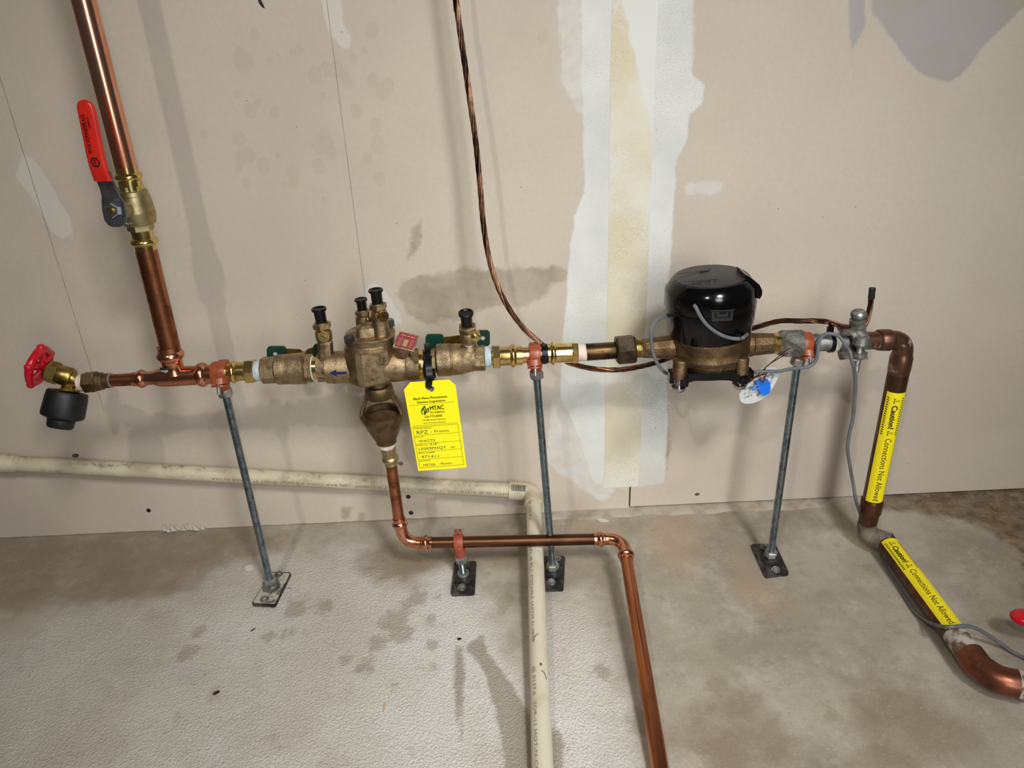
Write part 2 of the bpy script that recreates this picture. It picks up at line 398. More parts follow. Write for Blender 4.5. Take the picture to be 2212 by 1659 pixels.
t = NT('drywall_paper')
sep = t.n('ShaderNodeSeparateXYZ'); t.link(t.co, sep.inputs[0]); PX, PZ = sep.outputs[0], sep.outputs[2]
def mask(nm, w_, amp, scale, seedoff=(0, 0, 0), det=5):
    nz = t.math('MULTIPLY', t.math('SUBTRACT', t.noise(scale, det, .6, off=seedoff), .5), amp)
    return t.ramp(t.math('ADD', t.attr(nm), nz), -w_, w_)
base = t.mix(t.ramp(t.noise(2.6, 3), .35, .68), rgb((202, 190, 173)), rgb((192, 179, 164)))
base = t.mix(t.math('MULTIPLY', t.ramp(t.noise(7, 4, .6, off=(4, 0, 2)), .5, .75), .4), base, rgb((205, 186, 172)))
base = t.mix(t.math('MULTIPLY', t.ramp(t.noise(130, 3, .7), .35, .75), .22), base, rgb((176, 164, 148)))
ringd = t.attr('ring')
rg = t.math('MULTIPLY', t.ramp(t.math('ADD', ringd, t.math('MULTIPLY', t.math('SUBTRACT', t.noise(70), .5), .006)), -.001, .001), .16)
base = t.mix(rg, base, rgb((160, 144, 124)))
sm = t.math('MULTIPLY', mask('smear', .004, .02, 60), t.ramp(t.noise(40, 5), .3, .6, .35, .8))
base = t.mix(sm, base, rgb((212, 210, 204)))
dm = t.math('MULTIPLY', mask('damp', .005, .03, 45), t.ramp(t.noise(17, 5, .65, off=(3, 0, 3)), .3, .7, .85, .42))
base = t.mix(dm, base, rgb((148, 135, 115)))
mv = t.math('MULTIPLY', mask('mauve', .003, .01, 50), .85)
base = t.mix(mv, base, t.mix(t.ramp(t.noise(9), .42, .6), rgb((166, 158, 160)), rgb((164, 156, 146))))
pt = t.math('MULTIPLY', mask('patch', .002, .008, 60), .6)
base = t.mix(pt, base, rgb((212, 207, 199)))
cm = mask('compound', .0025, .012, 40)
grit = t.math('MULTIPLY', t.ramp(t.noise(420, 2, .8), .56, .66), t.ramp(t.noise(6, 3, off=(1, 0, 5)), .4, .62))
cmc = t.mix(t.ramp(t.noise(8, 4), .35, .7), rgb((222, 222, 216)), rgb((206, 207, 202)))
cmc = t.mix(t.math('MULTIPLY', grit, .45), cmc, rgb((150, 140, 122)))
base = t.mix(t.math('MULTIPLY', cm, t.ramp(PZ, .02, .2, .55, .96)), base, cmc)
# mould speckle under the meter
sq = W((1436, 858)); dx = t.math('SUBTRACT', PX, sq.x); dz = t.math('SUBTRACT', PZ, sq.z)
dd = t.math('SQRT', t.math('ADD', t.math('MULTIPLY', t.math('MULTIPLY', dx, dx), 2.2), t.math('MULTIPLY', dz, dz)))
mo = t.math('MULTIPLY', t.ramp(dd, .02, .105, 1, 0), t.ramp(t.noise(520, 4, .85, off=(2, 2, 2)), .42, .66))
base = t.mix(t.math('MULTIPLY', mo, .78), base, rgb((72, 77, 70)))
# pencil lines along the studs
def vline(px, wid):
    q = W(px); return t.ramp(t.math('ABSOLUTE', t.math('SUBTRACT', PX, q.x)), wid*.5, wid, 1, 0)
pen = t.math('MULTIPLY', t.math('MULTIPLY', t.math('ADD', vline((70, 392), .0007), vline((755, 380), .0006), clamp=True), t.ramp(t.noise(22), .25, .5, .3, 1)), t.ramp(PZ, .24, .30))
base = t.mix(t.math('MULTIPLY', pen, .7), base, rgb((90, 84, 76)))
# scuffs and fly specks
spk = t.math('MULTIPLY', t.ramp(t.vor(26), .028, .018, 0, 1), t.ramp(t.noise(3.3, 2, off=(7, 1, 1)), .44, .5))
base = t.mix(t.math('MULTIPLY', spk, .75), base, rgb((84, 78, 68)))
scf = t.math('MULTIPLY', t.ramp(t.noise(60, 3, .5, stretch=(3.4, 1, 1), off=(0, 3, 9)), .73, .76), .35)
base = t.mix(scf, base, rgb((128, 118, 104)))
edge = t.math('MULTIPLY', t.ramp(t.math('ADD', PZ, t.math('MULTIPLY', t.noise(26, 5, .7), .012)), .0095, .0055, 0, 1), .7)
base = t.mix(edge, base, t.mix(t.ramp(t.noise(8, 2, off=(5, 5, 5)), .5, .56), rgb((120, 108, 90)), rgb((66, 106, 78))))
hb = t.math('ADD', t.math('MULTIPLY', cm, .6), t.math('MULTIPLY', t.noise(300, 3), .25))
t.bump(t.math('ADD', hb, t.math('MULTIPLY', t.ramp(t.noise(420, 2, .8), .5, .7), t.math('MULTIPLY', cm, .35))), .35, .0012)
m_dry = t.out(base, t.math('SUBTRACT', .78, t.math('MULTIPLY', mv, .2)), 0)

mb = MB(); rbox(mb, (.05, .033, .6), (1.25, 0, 0), (0, .018, 0), (0, 0, .64))
wall = structure('wall_back', mb, m_frame)
SEAM = W((1360, 1085)).x
pl = grid_panel('drywall_panel', -1.2, SEAM-.0015, 0.001, 1.2, .006, m_dry, wall)
pr = grid_panel('drywall_panel', SEAM+.0015, 1.3, .0060, 1.2, .006, m_dry, wall)
# paper joint tape
tl = [(1311, -30), (1312, 200), (1313, 400), (1312, 560), (1311, 720), (1316, 860), (1325, 960), (1330, 1052)]
tr = [(1398, -30), (1399, 200), (1399, 400), (1398, 560), (1396, 720), (1396, 860), (1397, 960), (1399, 1048)]
xl = W((1312, 600)).x; xr = W((1398, 600)).x; mb = MB(); zt = [1.19, 1.0, .8, .6, .45, .3, .2, .12, W((1360, 1051)).z]
for i, z in enumerate(zt):
    wob = .0012*math.sin(i*2.1); mb.v += [V((xl+wob, -.0003, z)), V((xl+wob+.004, -.0009, z)), V(((xl+xr)/2, -.0011, z)), V((xr-.004+wob, -.0009, z)), V((xr+wob, -.0003, z+.001*math.sin(i)))]
for i in range(len(zt)-1):
    for k in range(4): mb.f.append((i*5+k, i*5+5+k, i*5+6+k, i*5+1+k))
t = NT('joint_tape_paper')
c = t.mix(t.ramp(t.noise(9, 5), .38, .66), rgb((214, 204, 176)), rgb((222, 218, 206)))
c = t.mix(t.math('MULTIPLY', t.ramp(t.noise(640, 2, .8), .54, .68), t.ramp(t.noise(5, 3, off=(2, 0, 1)), .4, .62, 0, .55)), c, rgb((140, 122, 92)))
sep = t.n('ShaderNodeSeparateXYZ'); t.link(t.co, sep.inputs[0])
bd = t.math('ADD', t.math('SUBTRACT', sep.outputs[0], t.math('MULTIPLY', t.math('SUBTRACT', .88, sep.outputs[2]), .28)), t.math('MULTIPLY', t.noise(30, 4), .02))
c = t.mix(t.math('MULTIPLY', t.ramp(bd, W((1338, 0)).x+.008, W((1338, 0)).x+.014), t.ramp(sep.outputs[2], .66, .72)), c, rgb((220, 220, 213)))
m_tape = t.out(c, .85)
part(wall, 'joint_tape', mb, m_tape)
# torn paper facing at the bottom of the wall, screws and a dark disc for a hole
mb = MB(); q0 = W((352, 1146)); q1 = W((442, 1142))
for i in range(9):
    a = q0.lerp(q1, i/9); b = q0.lerp(q1, (i+1.2)/9); h = random.uniform(.007, .02); yo = -random.uniform(.004, .012)
    mb.add([a+V((0, -.0005, -.001)), b+V((0, -.0005, -.002)), (a+b)/2+V((random.uniform(-.006, .004), yo, h)), (a+b)/2+V((0, yo*1.3, h*.3))], [(0, 1, 3), (1, 2, 3), (2, 0, 3)])
a = W((408, 1134)); mb.add([a, a+V((.016, -.001, -.012)), a+V((.021, -.007, -.013)), a+V((.004, -.008, -.001))], [(0, 1, 2, 3)])
part(wall, 'torn_paper', mb, m_chip, smooth=False)
for p_ in ((882, 1073), (888, 1107.5), (865.7, 1001)):
    c = W(p_); mb = MB(); lathe(mb, c+V((0, .002, 0)), c+V((0, -.0022, 0)), [(0, .0045), (.6, .0045), (1, .003)], 14)
    lathe(mb, c+V((0, -.002, 0)), c+V((0, -.0026, 0)), [(0, .0012), (1, .0012)], 6)
    part(wall, 'screw', mb, m_hubdark if p_[1] > 1010 else m_galvold)
c = W((321, 1102.5)); mb = MB(); lathe(mb, c+V((0, .003, 0)), c+V((0, -.0004, 0)), [(0, .0042), (1, .0042)], 18); part(wall, 'painted_screw_hole', mb, m_soothole)  # flat black disc paints the shade inside the hole
for (px_, sz_) in (((163, 984), 1.5), ((1506, 1067.5), 1.1)):
    c = W(px_); mb = MB(); ball(mb, c, V((.0042*sz_, 0, .001)), V((0, -.0022, 0)), V((-.001, 0, .0026*sz_)), 9, 6); part(wall, 'dirt_clump', mb, mat('brown_dirt', (96, 80, 62), .9, 0, (70, 58, 44), 300), ang=10)
c = W((563, 8)); mb = MB(); prism(mb, [c+V((x*.001, -.0004, z*.001)) for x, z in ((-3, 5), (1, 6), (3, 1), (5, -6), (2, -5), (-2, 0))], (0, .0008, 0)); part(wall, 'paint_speck', mb, m_hubdark)

# floor
BARE = [[(-300, 1420), (0, 1400), (150, 1310), (300, 1290), (420, 1270), (520, 1215), (640, 1195), (780, 1180), (830, 1220), (900, 1260), (930, 1240), (975, 1220), (1060, 1330), (1100, 1400), (1180, 1290),
         (1240, 1290), (1330, 1400), (1370, 1560), (1380, 1900), (-600, 1900)]]
DARK = [[(-300, 1150), (0, 1160), (560, 1130), (640, 1150), (600, 1185), (480, 1225), (380, 1275), (250, 1300), (100, 1310), (-300, 1340)],
        [(780, 1190), (960, 1160), (1150, 1160), (1140, 1200), (1000, 1220), (930, 1240), (880, 1260), (800, 1255), (770, 1210)],
        [(1400, 1580), (1500, 1540), (1640, 1480), (1700, 1560), (1680, 1660), (1560, 1700)], [(1850, 1480), (1980, 1460), (2100, 1600), (2000, 1700), (1850, 1650)]]
WETS = [[(985, 1388), (1000, 1400), (1005, 1450), (1000, 1500), (997, 1560), (1002, 1600), (995, 1600), (985, 1540), (980, 1440)],
        [(1005, 1400), (1045, 1378), (1055, 1410), (1085, 1450), (1110, 1490), (1135, 1530), (1150, 1560), (1160, 1700), (1090, 1700), (1085, 1600), (1070, 1540), (1055, 1480), (1035, 1430)],
        [(1195, 1560), (1215, 1600), (1222, 1700), (1170, 1700), (1180, 1600)], [(1010, 1398), (1048, 1380), (1040, 1372), (1020, 1385)]]
SPOT = [(905, 1290, 20), (880, 1310, 16), (850, 1345, 30), (870, 1370, 24), (815, 1390, 18), (790, 1440, 20), (745, 1430, 12), (620, 1370, 12), (580, 1375, 10), (430, 1365, 14), (400, 1412, 20), (930, 1340, 14), (1380, 1560, 26), (1300, 1450, 18),
        (465, 1500, 10), (575, 1300, 14), (930, 1395, 14), (640, 1315, 22), (700, 1312, 18), (1090, 1300, 20), (1085, 1320, 12), (1800, 1548, 16), (1550, 1480, 24)]
RUST = [[(1890, 1072), (2212, 1052), (2400, 1045), (2400, 1330), (2220, 1290), (2200, 1200), (2150, 1150), (2080, 1120), (1990, 1105), (1900, 1100)]]
WARM = [[(1420, 1110), (1500, 1110), (1520, 1180), (1500, 1240), (1420, 1220), (1390, 1150)], [(1600, 1210), (1660, 1260), (1720, 1310), (1640, 1330), (1580, 1270)], [(1250, 1120), (1330, 1130), (1320, 1170), (1230, 1150)]]
xs = np.concatenate([[-3, -2.2], np.arange(-1.5, 1.5001, .0075), [2.2, 3]]); ys = np.concatenate([[-3.4, -2.4, -1.6], np.arange(-1.05, .0151, .0075)])
X, Y = np.meshgrid(xs, ys); n, k = X.shape
me = bpy.data.meshes.new('floor'); co = np.stack([X.ravel(), Y.ravel(), np.zeros(X.size)], 1)
me.from_pydata(co.tolist(), [], [(j*k+i, j*k+i+1, (j+1)*k+i+1, (j+1)*k+i) for j in range(n-1) for i in range(k-1)]); me.update()
for nm, pol in (('bare', BARE), ('dark', DARK), ('wet', WETS), ('rust', RUST), ('warm', WARM)):
    a = me.attributes.new(nm, 'FLOAT', 'POINT'); a.data.foreach_set('value', sdu(X, Y, [fp(p) for p in pol]).ravel().astype(np.float32))
d = np.full(X.shape, -1e3)
for px, py, r in SPOT:
    q = F((px, py)); rr = r*sc(q); d = np.maximum(d, rr-np.hypot(X-q.x, (Y-q.y)*.8))
a = me.attributes.new('spot', 'FLOAT', 'POINT'); a.data.foreach_set('value', d.ravel().astype(np.float32))
t = NT('worn_concrete')
base = t.mix(t.ramp(t.noise(3.4, 6, .62), .36, .66), rgb((174, 165, 149)), rgb((146, 136, 119)))
base = t.mix(t.math('MULTIPLY', t.ramp(t.noise(13, 8, .74, off=(3, 3, 0)), .45, .75), .5), base, rgb((204, 197, 186)))
base = t.mix(t.math('MULTIPLY', t.ramp(t.noise(19, 8, .76, off=(9, 1, 0)), .5, .72), .6), base, rgb((128, 117, 100)))
wm = t.math('MULTIPLY', mask('warm', .03, .1, 20), .5)
base = t.mix(wm, base, rgb((176, 148, 122)))
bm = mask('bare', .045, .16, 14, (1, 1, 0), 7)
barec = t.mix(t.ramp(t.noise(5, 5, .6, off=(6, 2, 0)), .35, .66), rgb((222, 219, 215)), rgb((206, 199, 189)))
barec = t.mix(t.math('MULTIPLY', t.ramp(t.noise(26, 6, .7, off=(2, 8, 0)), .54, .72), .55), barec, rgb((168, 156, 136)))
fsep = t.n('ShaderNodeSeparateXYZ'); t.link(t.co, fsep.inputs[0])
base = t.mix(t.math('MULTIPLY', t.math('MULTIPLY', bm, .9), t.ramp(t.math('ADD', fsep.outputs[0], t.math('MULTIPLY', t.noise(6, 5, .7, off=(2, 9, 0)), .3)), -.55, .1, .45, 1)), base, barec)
dk = t.math('MULTIPLY', mask('dark', .025, .1, 16, (4, 4, 0), 7), t.ramp(t.noise(13, 6, .7, off=(2, 2, 2)), .3, .6, .4, .85))
base = t.mix(dk, base, rgb((136, 120, 101)))
sp = t.math('MULTIPLY', mask('spot', .006, .04, 60, (5, 0, 0), 6), .5)
base = t.mix(sp, base, rgb((140, 126, 100)))
wt = t.math('MULTIPLY', mask('wet', .004, .014, 50, (7, 0, 0)), .72)
base = t.mix(wt, base, rgb((142, 129, 108)))
ru = t.math('MULTIPLY', mask('rust', .012, .07, 26, (8, 0, 0), 7), t.ramp(t.noise(30, 6, .7, off=(1, 6, 0)), .3, .62, .45, .95))
base = t.mix(ru, base, t.mix(t.ramp(t.noise(50, 5, .7), .4, .62), rgb((120, 94, 64)), rgb((86, 66, 44))))
cell = t.vor(300); cell2 = t.vor(560)
fine = t.math('ADD', t.math('MULTIPLY', t.noise(190, 5, .7), .55), t.math('MULTIPLY', t.noise(40, 5, .7), .5))
pop = t.math('MULTIPLY', t.math('ADD', cell, t.math('MULTIPLY', cell2, .5)), t.math('MULTIPLY', bm, 1.5))
t.bump(t.math('ADD', fine, pop), .5, .0016)
base = t.mix(t.math('MULTIPLY', t.math('MULTIPLY', t.ramp(t.noise(420, 3, .6, off=(4, 4, 4)), .46, .64), bm), .30), base, rgb((150, 142, 132)))
base = t.mix(t.math('MULTIPLY', t.ramp(t.noise(260, 4, .75), .52, .72), .35), base, rgb((120, 110, 94)))
base = t.mix(t.math('MULTIPLY', t.ramp(t.noise(230, 3, .75, off=(9, 9, 9)), .58, .74), .4), base, rgb((226, 220, 208)))
spk = t.math('MULTIPLY', t.ramp(t.vor(30), .03, .02, 0, 1), t.ramp(t.noise(5, 2, off=(7, 1, 1)), .46, .52))
base = t.mix(t.math('MULTIPLY', spk, .8), base, rgb((62, 56, 48)))
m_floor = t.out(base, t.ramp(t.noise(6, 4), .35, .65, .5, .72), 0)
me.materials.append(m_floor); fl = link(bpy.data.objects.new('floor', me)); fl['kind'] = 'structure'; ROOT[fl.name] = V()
# low concrete lip in front of the right-hand panel
mb = MB(); x0, x1 = W((1180, 1105)).x, W((1880, 1085)).x; nn = 40
for i in range(nn+1):
    x = x0+(x1-x0)*i/nn; o_ = .004*math.sin(i*.9)*math.sin(i*.37); e = -.026+o_-(0 if i < 34 else -(i-34)*.003)
    mb.v += [V((x, .012, -.001)), V((x, .012, .0032)), V((x, e+.006, .0030)), V((x, e, -.001))]
for i in range(nn):
    for q in range(3): mb.f.append((i*4+q, i*4+q+1, i*4+5+q, i*4+4+q))
structure('trim_1', mb, mat('concrete_lip', (176, 166, 150), .75, 0, (150, 138, 120), 24, .4, .66, bump=.4, bscale=260), True)

# ------------------------------------------------------------------ left riser: pipe, ball valve, pipe
def pipe(name, A, B, r, m, label, cat='pipe', seg=32):
    mb = MB(); lathe(mb, A, B, [(0, r), (1, r)], seg); return solo(name, mb, m, label, cat)
vt = P(VX(-45)); vt = V((vt.x, vt.y, 1.95)); pipe('copper_pipe', vt, P(VX(362)), .0143, m_copper, 'thick bright copper riser pipe running from the ball valve up out of the frame')
pipe('copper_pipe', P(VX(532)), P((370, 762)), .0143, m_redcopper, 'thick copper pipe between the red-handled ball valve and the tee')

A = P(VX(358)); B = P(VX(540))
T = thing('ball_valve', 'brass ball valve with long red lever on the left copper riser', 'valve', P(VX(450)))
tz = lambda y: (y-775)/790
mb = MB(); lpx(mb, 0, 0, [(0, 22), (.01, 24)]+[(tz(835), 24)]+bul(tz(836), tz(905), 24, 30)+[(tz(908), 25), (tz(1000), 25)], A=A, B=B); part(T, 'press_socket', mb, m_brass)
mb = MB(); lpx(mb, 0, 0, [(tz(955), 27), (tz(998), 27)], A=A, B=B, seg=6); part(T, 'hex_collar', mb, m_brass)
mb = MB(); lpx(mb, 0, 0, [(tz(988), 25), (tz(994), 29), (tz(1002), 31.5), (tz(1040), 32.5), (tz(1044), 33.5), (tz(1110), 35.5), (tz(1190), 37), (tz(1192), 36.5), (tz(1198), 36.5), (tz(1200), 37.5), (tz(1250), 36), (tz(1300), 34), (tz(1312), 32), (tz(1318), 24)], A=A, B=B, seg=36); part(T, 'body', mb, m_nickel)
mb = MB(); lpx(mb, 0, 0, [(tz(1312), 27), (tz(1368), 27)], A=A, B=B, seg=6)
part(T, 'hex_collar', mb, m_nickel)
mb = MB(); lpx(mb, 0, 0, [(tz(1368), 24), (tz(1440), 23)]+bul(tz(1442), tz(1515), 23, 29.5)+[(tz(1518), 23), (tz(1560), 23), (1, 21)], A=A, B=B); part(T, 'press_socket', mb, m_brass)
c = A.lerp(B, tz(1175)); hub = W((247, 455), c.y-.043); sd = (hub-c).normalized()
mb = MB(); lathe(mb, c+sd*.014, c+sd*.034, [(0, .0105), (.6, .0105), (.9, .0085), (1, .0085)], 20); part(T, 'stem_boss', mb, m_nickel)
mb = MB(); lathe(mb, c+sd*.03, hub-sd*.004, [(0, .0048), (1, .0048)], 14); lathe(mb, c+sd*.036, c+sd*.041, [(0, .007), (1, .007)], 6); part(T, 'stem', mb, m_brass)
upd = (V((0, 0, 1))-sd*sd.z).normalized(); sdd = sd.cross(upd).normalized()
if sdd.x < 0: sdd = -sdd
ylev = hub.y
LV = lambda p_, d_=0: W(p_, ylev-d_)
secs = [(hub-upd*.0205, sdd*.005, sd*.0014), (hub-upd*.0185, sdd*.0105, sd*.0017), (hub-upd*.012, sdd*.0155, sd*.0017), (hub, sdd*.0165, sd*.0017), (hub+upd*.012, sdd*.0155, sd*.0017), (LV((240, 424), .001), sdd*.0125, sd*.0017),
        (LV((235, 408), .004), sdd*.0115, sd*.0017), (LV((228, 392), .008), sdd*.0115, sd*.0017), (LV((222, 370), .011), sdd*.0108, sd*.0017)]
mb = MB(); loft(mb, secs, 20, 6); lev = part(T, 'lever', mb, m_leversteel)
mb = MB(); rbox(mb, hub-upd*.0165+sdd*.009-sd*.006, sdd*.006, upd*.0014, sd*.007, .4); part(T, 'stop_tab', mb, m_leversteel)
mb = MB(); lathe(mb, hub-sd*.001, hub+sd*.0065, [(0, .0095), (.85, .0095), (1, .0085)], 6); part(T, 'nut', mb, m_steel)
mb = MB(); lathe(mb, hub+sd*.006, hub+sd*.0095, [(0, .0047), (1, .004)], 12); part(T, 'stem_tip', mb, m_olive)
sl = []
for (px, py), hw in (((224.5, 392), 19.5), ((223, 388), 20.3), ((213, 360), 20.2), ((206, 330), 20.2), ((198, 290), 20.2), ((191, 255), 20.2), ((187, 236), 20), ((184.5, 226), 18), ((183, 220), 14), ((182, 216.5), 8), ((181.7, 215.5), 3)):
    c_ = LV((px, py), .011); s_ = sc(c_); sl.append((c_, sdd*hw*s_*1.0, sd*.0048*min(1, hw/19)))
mb = MB(); loft(mb, sl, 26, 3.2); slv = part(T, 'lever_sleeve', mb, m_red)
mb = MB(); k0, k1 = LV((213, 360), .011), LV((184.5, 226), .011); ud = (k1-k0).normalized(); KL = (k1-k0).length
lt = lambda f, w_: k0+ud*(KL*f)+sdd*w_+sd*.0052
text_fit(mb, 'WOLVERINEBRASS', lt(.20, -.0005), lt(.84, -.0005), -sdd, .0052, (0, 0, 0), .01)
text_fit(mb, '600WOG', lt(.62, .0042), lt(.80, .0042), -sdd, .0028, (0, 0, 0), .02)
hc = lt(.07, .0005); sdv = ud.cross(sd).normalized()
for k_ in range(6):
    a0, a1 = math.pi/3*k_+.52, math.pi/3*(k_+1)+.52; pp = lambda r, a_: hc+(ud*math.cos(a_)+sdv*math.sin(a_))*r
    mb.add([pp(.0066, a0), pp(.0066, a1), pp(.0054, a1), pp(.0054, a0)], [(0, 1, 2, 3)])
for k_ in range(20):
    a0, a1 = math.pi/10*k_, math.pi/10*(k_+1); mb.add([pp(.0049, a0), pp(.0049, a1), pp(.0042, a1), pp(.0042, a0)], [(0, 1, 2, 3)])
text_fit(mb, 'WB', hc-ud*.0034-(-sdd)*.0018, hc+ud*.0034-(-sdd)*.0018, -sdd, .004, (0, 0, 0), .03)
part(slv, 'lettering', mb, m_ink, smooth=False)

# ------------------------------------------------------------------ tee, stub, adapter, hose bib
T = thing('copper_tee', 'copper press tee joining the left riser to the horizontal run', 'pipe fitting', P((378, 812)))
A, B = P((288, 819.5)), P((461, 808)); tx = lambda x: (30+x/4.424-288)/173.0
mb = MB(); lpx(mb, 0, 0, [(0, 15.5)]+[(tx(1180), 15.5)]+bul(tx(1183), tx(1262), 15.5, 20)+[(tx(1265), 15), (tx(1340), 15), (tx(1370), 18.5), (tx(1420), 20.5), (tx(1500), 21.5), (tx(1755), 21.5)]+bul(tx(1757), tx(1850), 21.5, 27)+[(tx(1852), 21), (1, 21)], A=A, B=B, seg=36); part(T, 'run', mb, m_copperfit)
A, B = P((363.5, 748)), P((378, 811)); ty = lambda y: (700+y/4.424-748)/63.0
mb = MB(); lpx(mb, 0, 0, [(0, 23.5), (ty(250), 23.5)]+bul(ty(252), ty(335), 23.5, 29)+[(ty(340), 22.5), (ty(375), 21.5), (ty(410), 22), (ty(440), 24), (ty(460), 26)], A=A, B=B, seg=36); part(T, 'branch', mb, m_copperfit)
c = P((364, 790), 0); r_ = 22.5*sc(c); cyl = lambda ang, z: V((c.x+(r_+.0004)*math.sin(ang), c.y-(r_+.0004)*math.cos(ang), z))
mb = MB(); cz = c.z
for i in range(8):
    a0 = -.42+i*.10; mb.add([cyl(a0, cz-.0050), cyl(a0+.1, cz-.0050), cyl(a0+.1, cz+.0040), cyl(a0, cz+.0040)], [(0, 1, 2, 3)])
stk = part(T, 'sticker', mb, m_ink, 'small black sticker')
mb = MB(); text_map(mb, 'viega', lambda x, y: cyl(-.37+x/r_, cz-.0030+y)+V((0, -.0004, 0)), .0105, .0042); part(stk, 'lettering', mb, m_white, smooth=False)

pipe('copper_pipe', P((238, 822)), P((292, 819.3)), 13.6*sc(P((270, 820))), m_redcopper, 'short reddish copper stub between the tee and the brown adapter')
T = thing('female_adapter', 'brown bronze hex adapter between the hose bib and the copper stub', 'pipe fitting', P((205, 825)))
A, B = P((183, 826.3)), P((241, 821.6)); ta_ = lambda x: (30+x/4.424-183)/58.0
mb = MB(); lpx(mb, 0, 0, [(0, 20), (.03, 23.5), (ta_(790), 23.5), (ta_(800), 21)], A=A, B=B, seg=6, phase=.3); part(T, 'hex_end', mb, m_bronzed, smooth=False)
mb = MB(); lpx(mb, 0, 0, [(ta_(795), 19.5), (ta_(812), 20.5), (ta_(825), 19.5), (ta_(850), 19), (ta_(862), 16.5), (.96, 15.8)], A=A, B=B); part(T, 'socket', mb, m_bronzed)
mb = MB(); lpx(mb, 0, 0, bul(.94, 1.02, 14.5, 16.4), A=A, B=B); part(T, 'solder_ring', mb, m_galv, 'silver solder ring')

T = thing('hose_bib', 'brass hose bib with red handwheel at the left end of the pipework', 'tap', P((150, 825)))
A, B = P((171, 828)), P((186, 826)); mb = MB(); lpx(mb, 0, 0, [(0, 16.5)]+bul(.05, .5, 17.5, 18.5)+bul(.5, .95, 18, 19)+[(1, 17)], A=A, B=B); part(T, 'thread_tape', mb, m_tapepink, 'white thread tape')
cb = P((148, 814)); ax = V((-.92, 0, .38)).normalized(); 
mb = MB(); tube(mb, catmull([P((172, 827)), P((162, 822)), P((150, 815)), cb+ax*.012], 6), [12.5*sc(cb), 13*sc(cb)]+[14.5*sc(cb)]*17, 20)
part(T, 'body', mb, m_olive)
mb = MB(); lathe(mb, cb-ax*.006, cb+ax*.019, [(0, .013), (.1, .0145), (.8, .0145), (.95, .0125)], 24); part(T, 'bonnet', mb, m_olive)
mb = MB(); lathe(mb, cb+ax*.014, cb+ax*.032, [(0, .0165), (.75, .0165), (1, .0135)], 6, phase=.4); part(T, 'bonnet_nut', mb, m_olive, smooth=False)
mb = MB(); lathe(mb, cb+ax*.03, cb+ax*.058, [(0, .004), (1, .004)], 12); part(T, 'stem', mb, m_olive)
wc = W((84.5, 790), cb.y+.004); ax2 = (wc-cb).normalized(); ax2 = V((-.92, .02, .36)).normalized()
u_, v_ = basis(ax2, (0, -1, .4)); RW = .0255
mb = MB(); ring = [wc+(u_*math.cos(a)+v_*math.sin(a))*RW*(1+.03*math.cos(5*a)) for a in [2*math.pi*i/60 for i in range(61)]]
tube(mb, ring, .0060, 14, cap=False)
for k_ in range(5):
    a = 2*math.pi*k_/5; e = (u_*math.cos(a)+v_*math.sin(a)); tube(mb, [wc-ax2*.006, wc-ax2*.004+e*.012, wc+e*RW], [.0055, .0046, .0046], 10)
    ball(mb, wc+e*RW*1.16, u_*.0058, v_*.0058, ax2*.0058, 12, 8)
lathe(mb, wc-ax2*.016, wc+ax2*.003, [(0, .0065), (.8, .0075), (1, .006)], 14); part(T, 'handwheel', mb, m_redpaint)
ob = P((149, 822)); oe = W((145.5, 851), cb.y-.013); od = (oe-ob).normalized()
mb = MB(); lathe(mb, ob-od*.002, oe, [(0, .0085), (.6, .009), (.72, .0105), (.8, .0165), (.95, .0172), (1, .0165)], 28); part(T, 'spout', mb, m_olive)
cd_ = (W((133, 906), cb.y-.03)-oe).normalized(); mb = MB()
lathe(mb, oe-cd_*.0035, oe+cd_*.045, [(.05, .0178), (0, .0205), (0, .0258), (.04, .0272), (.2, .0282), (.7, .0292), (.78, .028), (.84, .0215), (.87, .0185), (1.06, .0178), (1.12, .016)], 40); part(T, 'cap', mb, m_rubber, 'black rubber cap')

# ------------------------------------------------------------------ brass press adapters and the main run
def press(label, a, b, beads, hexes, m=m_brass, name='press_adapter', sock=None):
    T = thing(name, label, 'pipe fitting', P(((a[0]+b[0])/2, (a[1]+b[1])/2)), 'brass press adapters'); A, B = P(a), P(b); fx = lambda x: (x-a[0])/(b[0]-a[0])
    pr_ = []
    for q in beads:
        if len(q) == 2: pr_.append((fx(q[0]), q[1]))
        else: pr_ += bul(fx(q[0]), fx(q[1]), q[2], q[3])
    mb = MB(); lpx(mb, 0, 0, pr_, A=A, B=B, seg=36); part(T, 'socket', mb, m)
    for x0_, x1_, r, sg in hexes:
        mb = MB(); lpx(mb, 0, 0, [(fx(x0_), r*.93), (fx(x0_)+.02, r), (fx(x1_)-.02, r), (fx(x1_), r*.93)], A=A, B=B, seg=sg, phase=.25); part(T, 'hex_end', mb, m, smooth=False)
    return T, A, B, fx
T, A, B, fx = press('shiny brass press adapter between the left pipe clamp and the bronze shutoff', (484, 804), (570, 800.6), [(484, 18), (484.3, 19), (498, 19), (498.5, 513.5, 19, 25), (514, 20.5), (534, 20.5), (535, 18), (553, 18)], [(532, 552, 27.5, 6)])
mb = MB(); lpx(mb, 0, 0, [(fx(550), 20), (fx(553), 22.3), (fx(560), 22.8), (fx(569), 22.2), (1, 20)], A=A, B=B); part(T, 'thread_tape', mb, m_tapeblue, 'pale blue thread tape')
pipe('copper_pipe', P((452, 808.4)), P((490, 803.8)), 18*sc(P((470, 806))), m_copperfit, 'short copper piece inside the left pipe clamp next to the tee')
T, A, B, fx = press('shiny brass press adapter right of the second shutoff, against the middle clamp', (1046, 771), (1128, 768), [(1058, 18), (1064, 20), (1079, 21), (1101, 21), (1101.5, 1115, 21, 26), (1115.5, 21), (1127.6, 20.8), (1128, 19)], [(1064, 1080, 27.5, 6)])
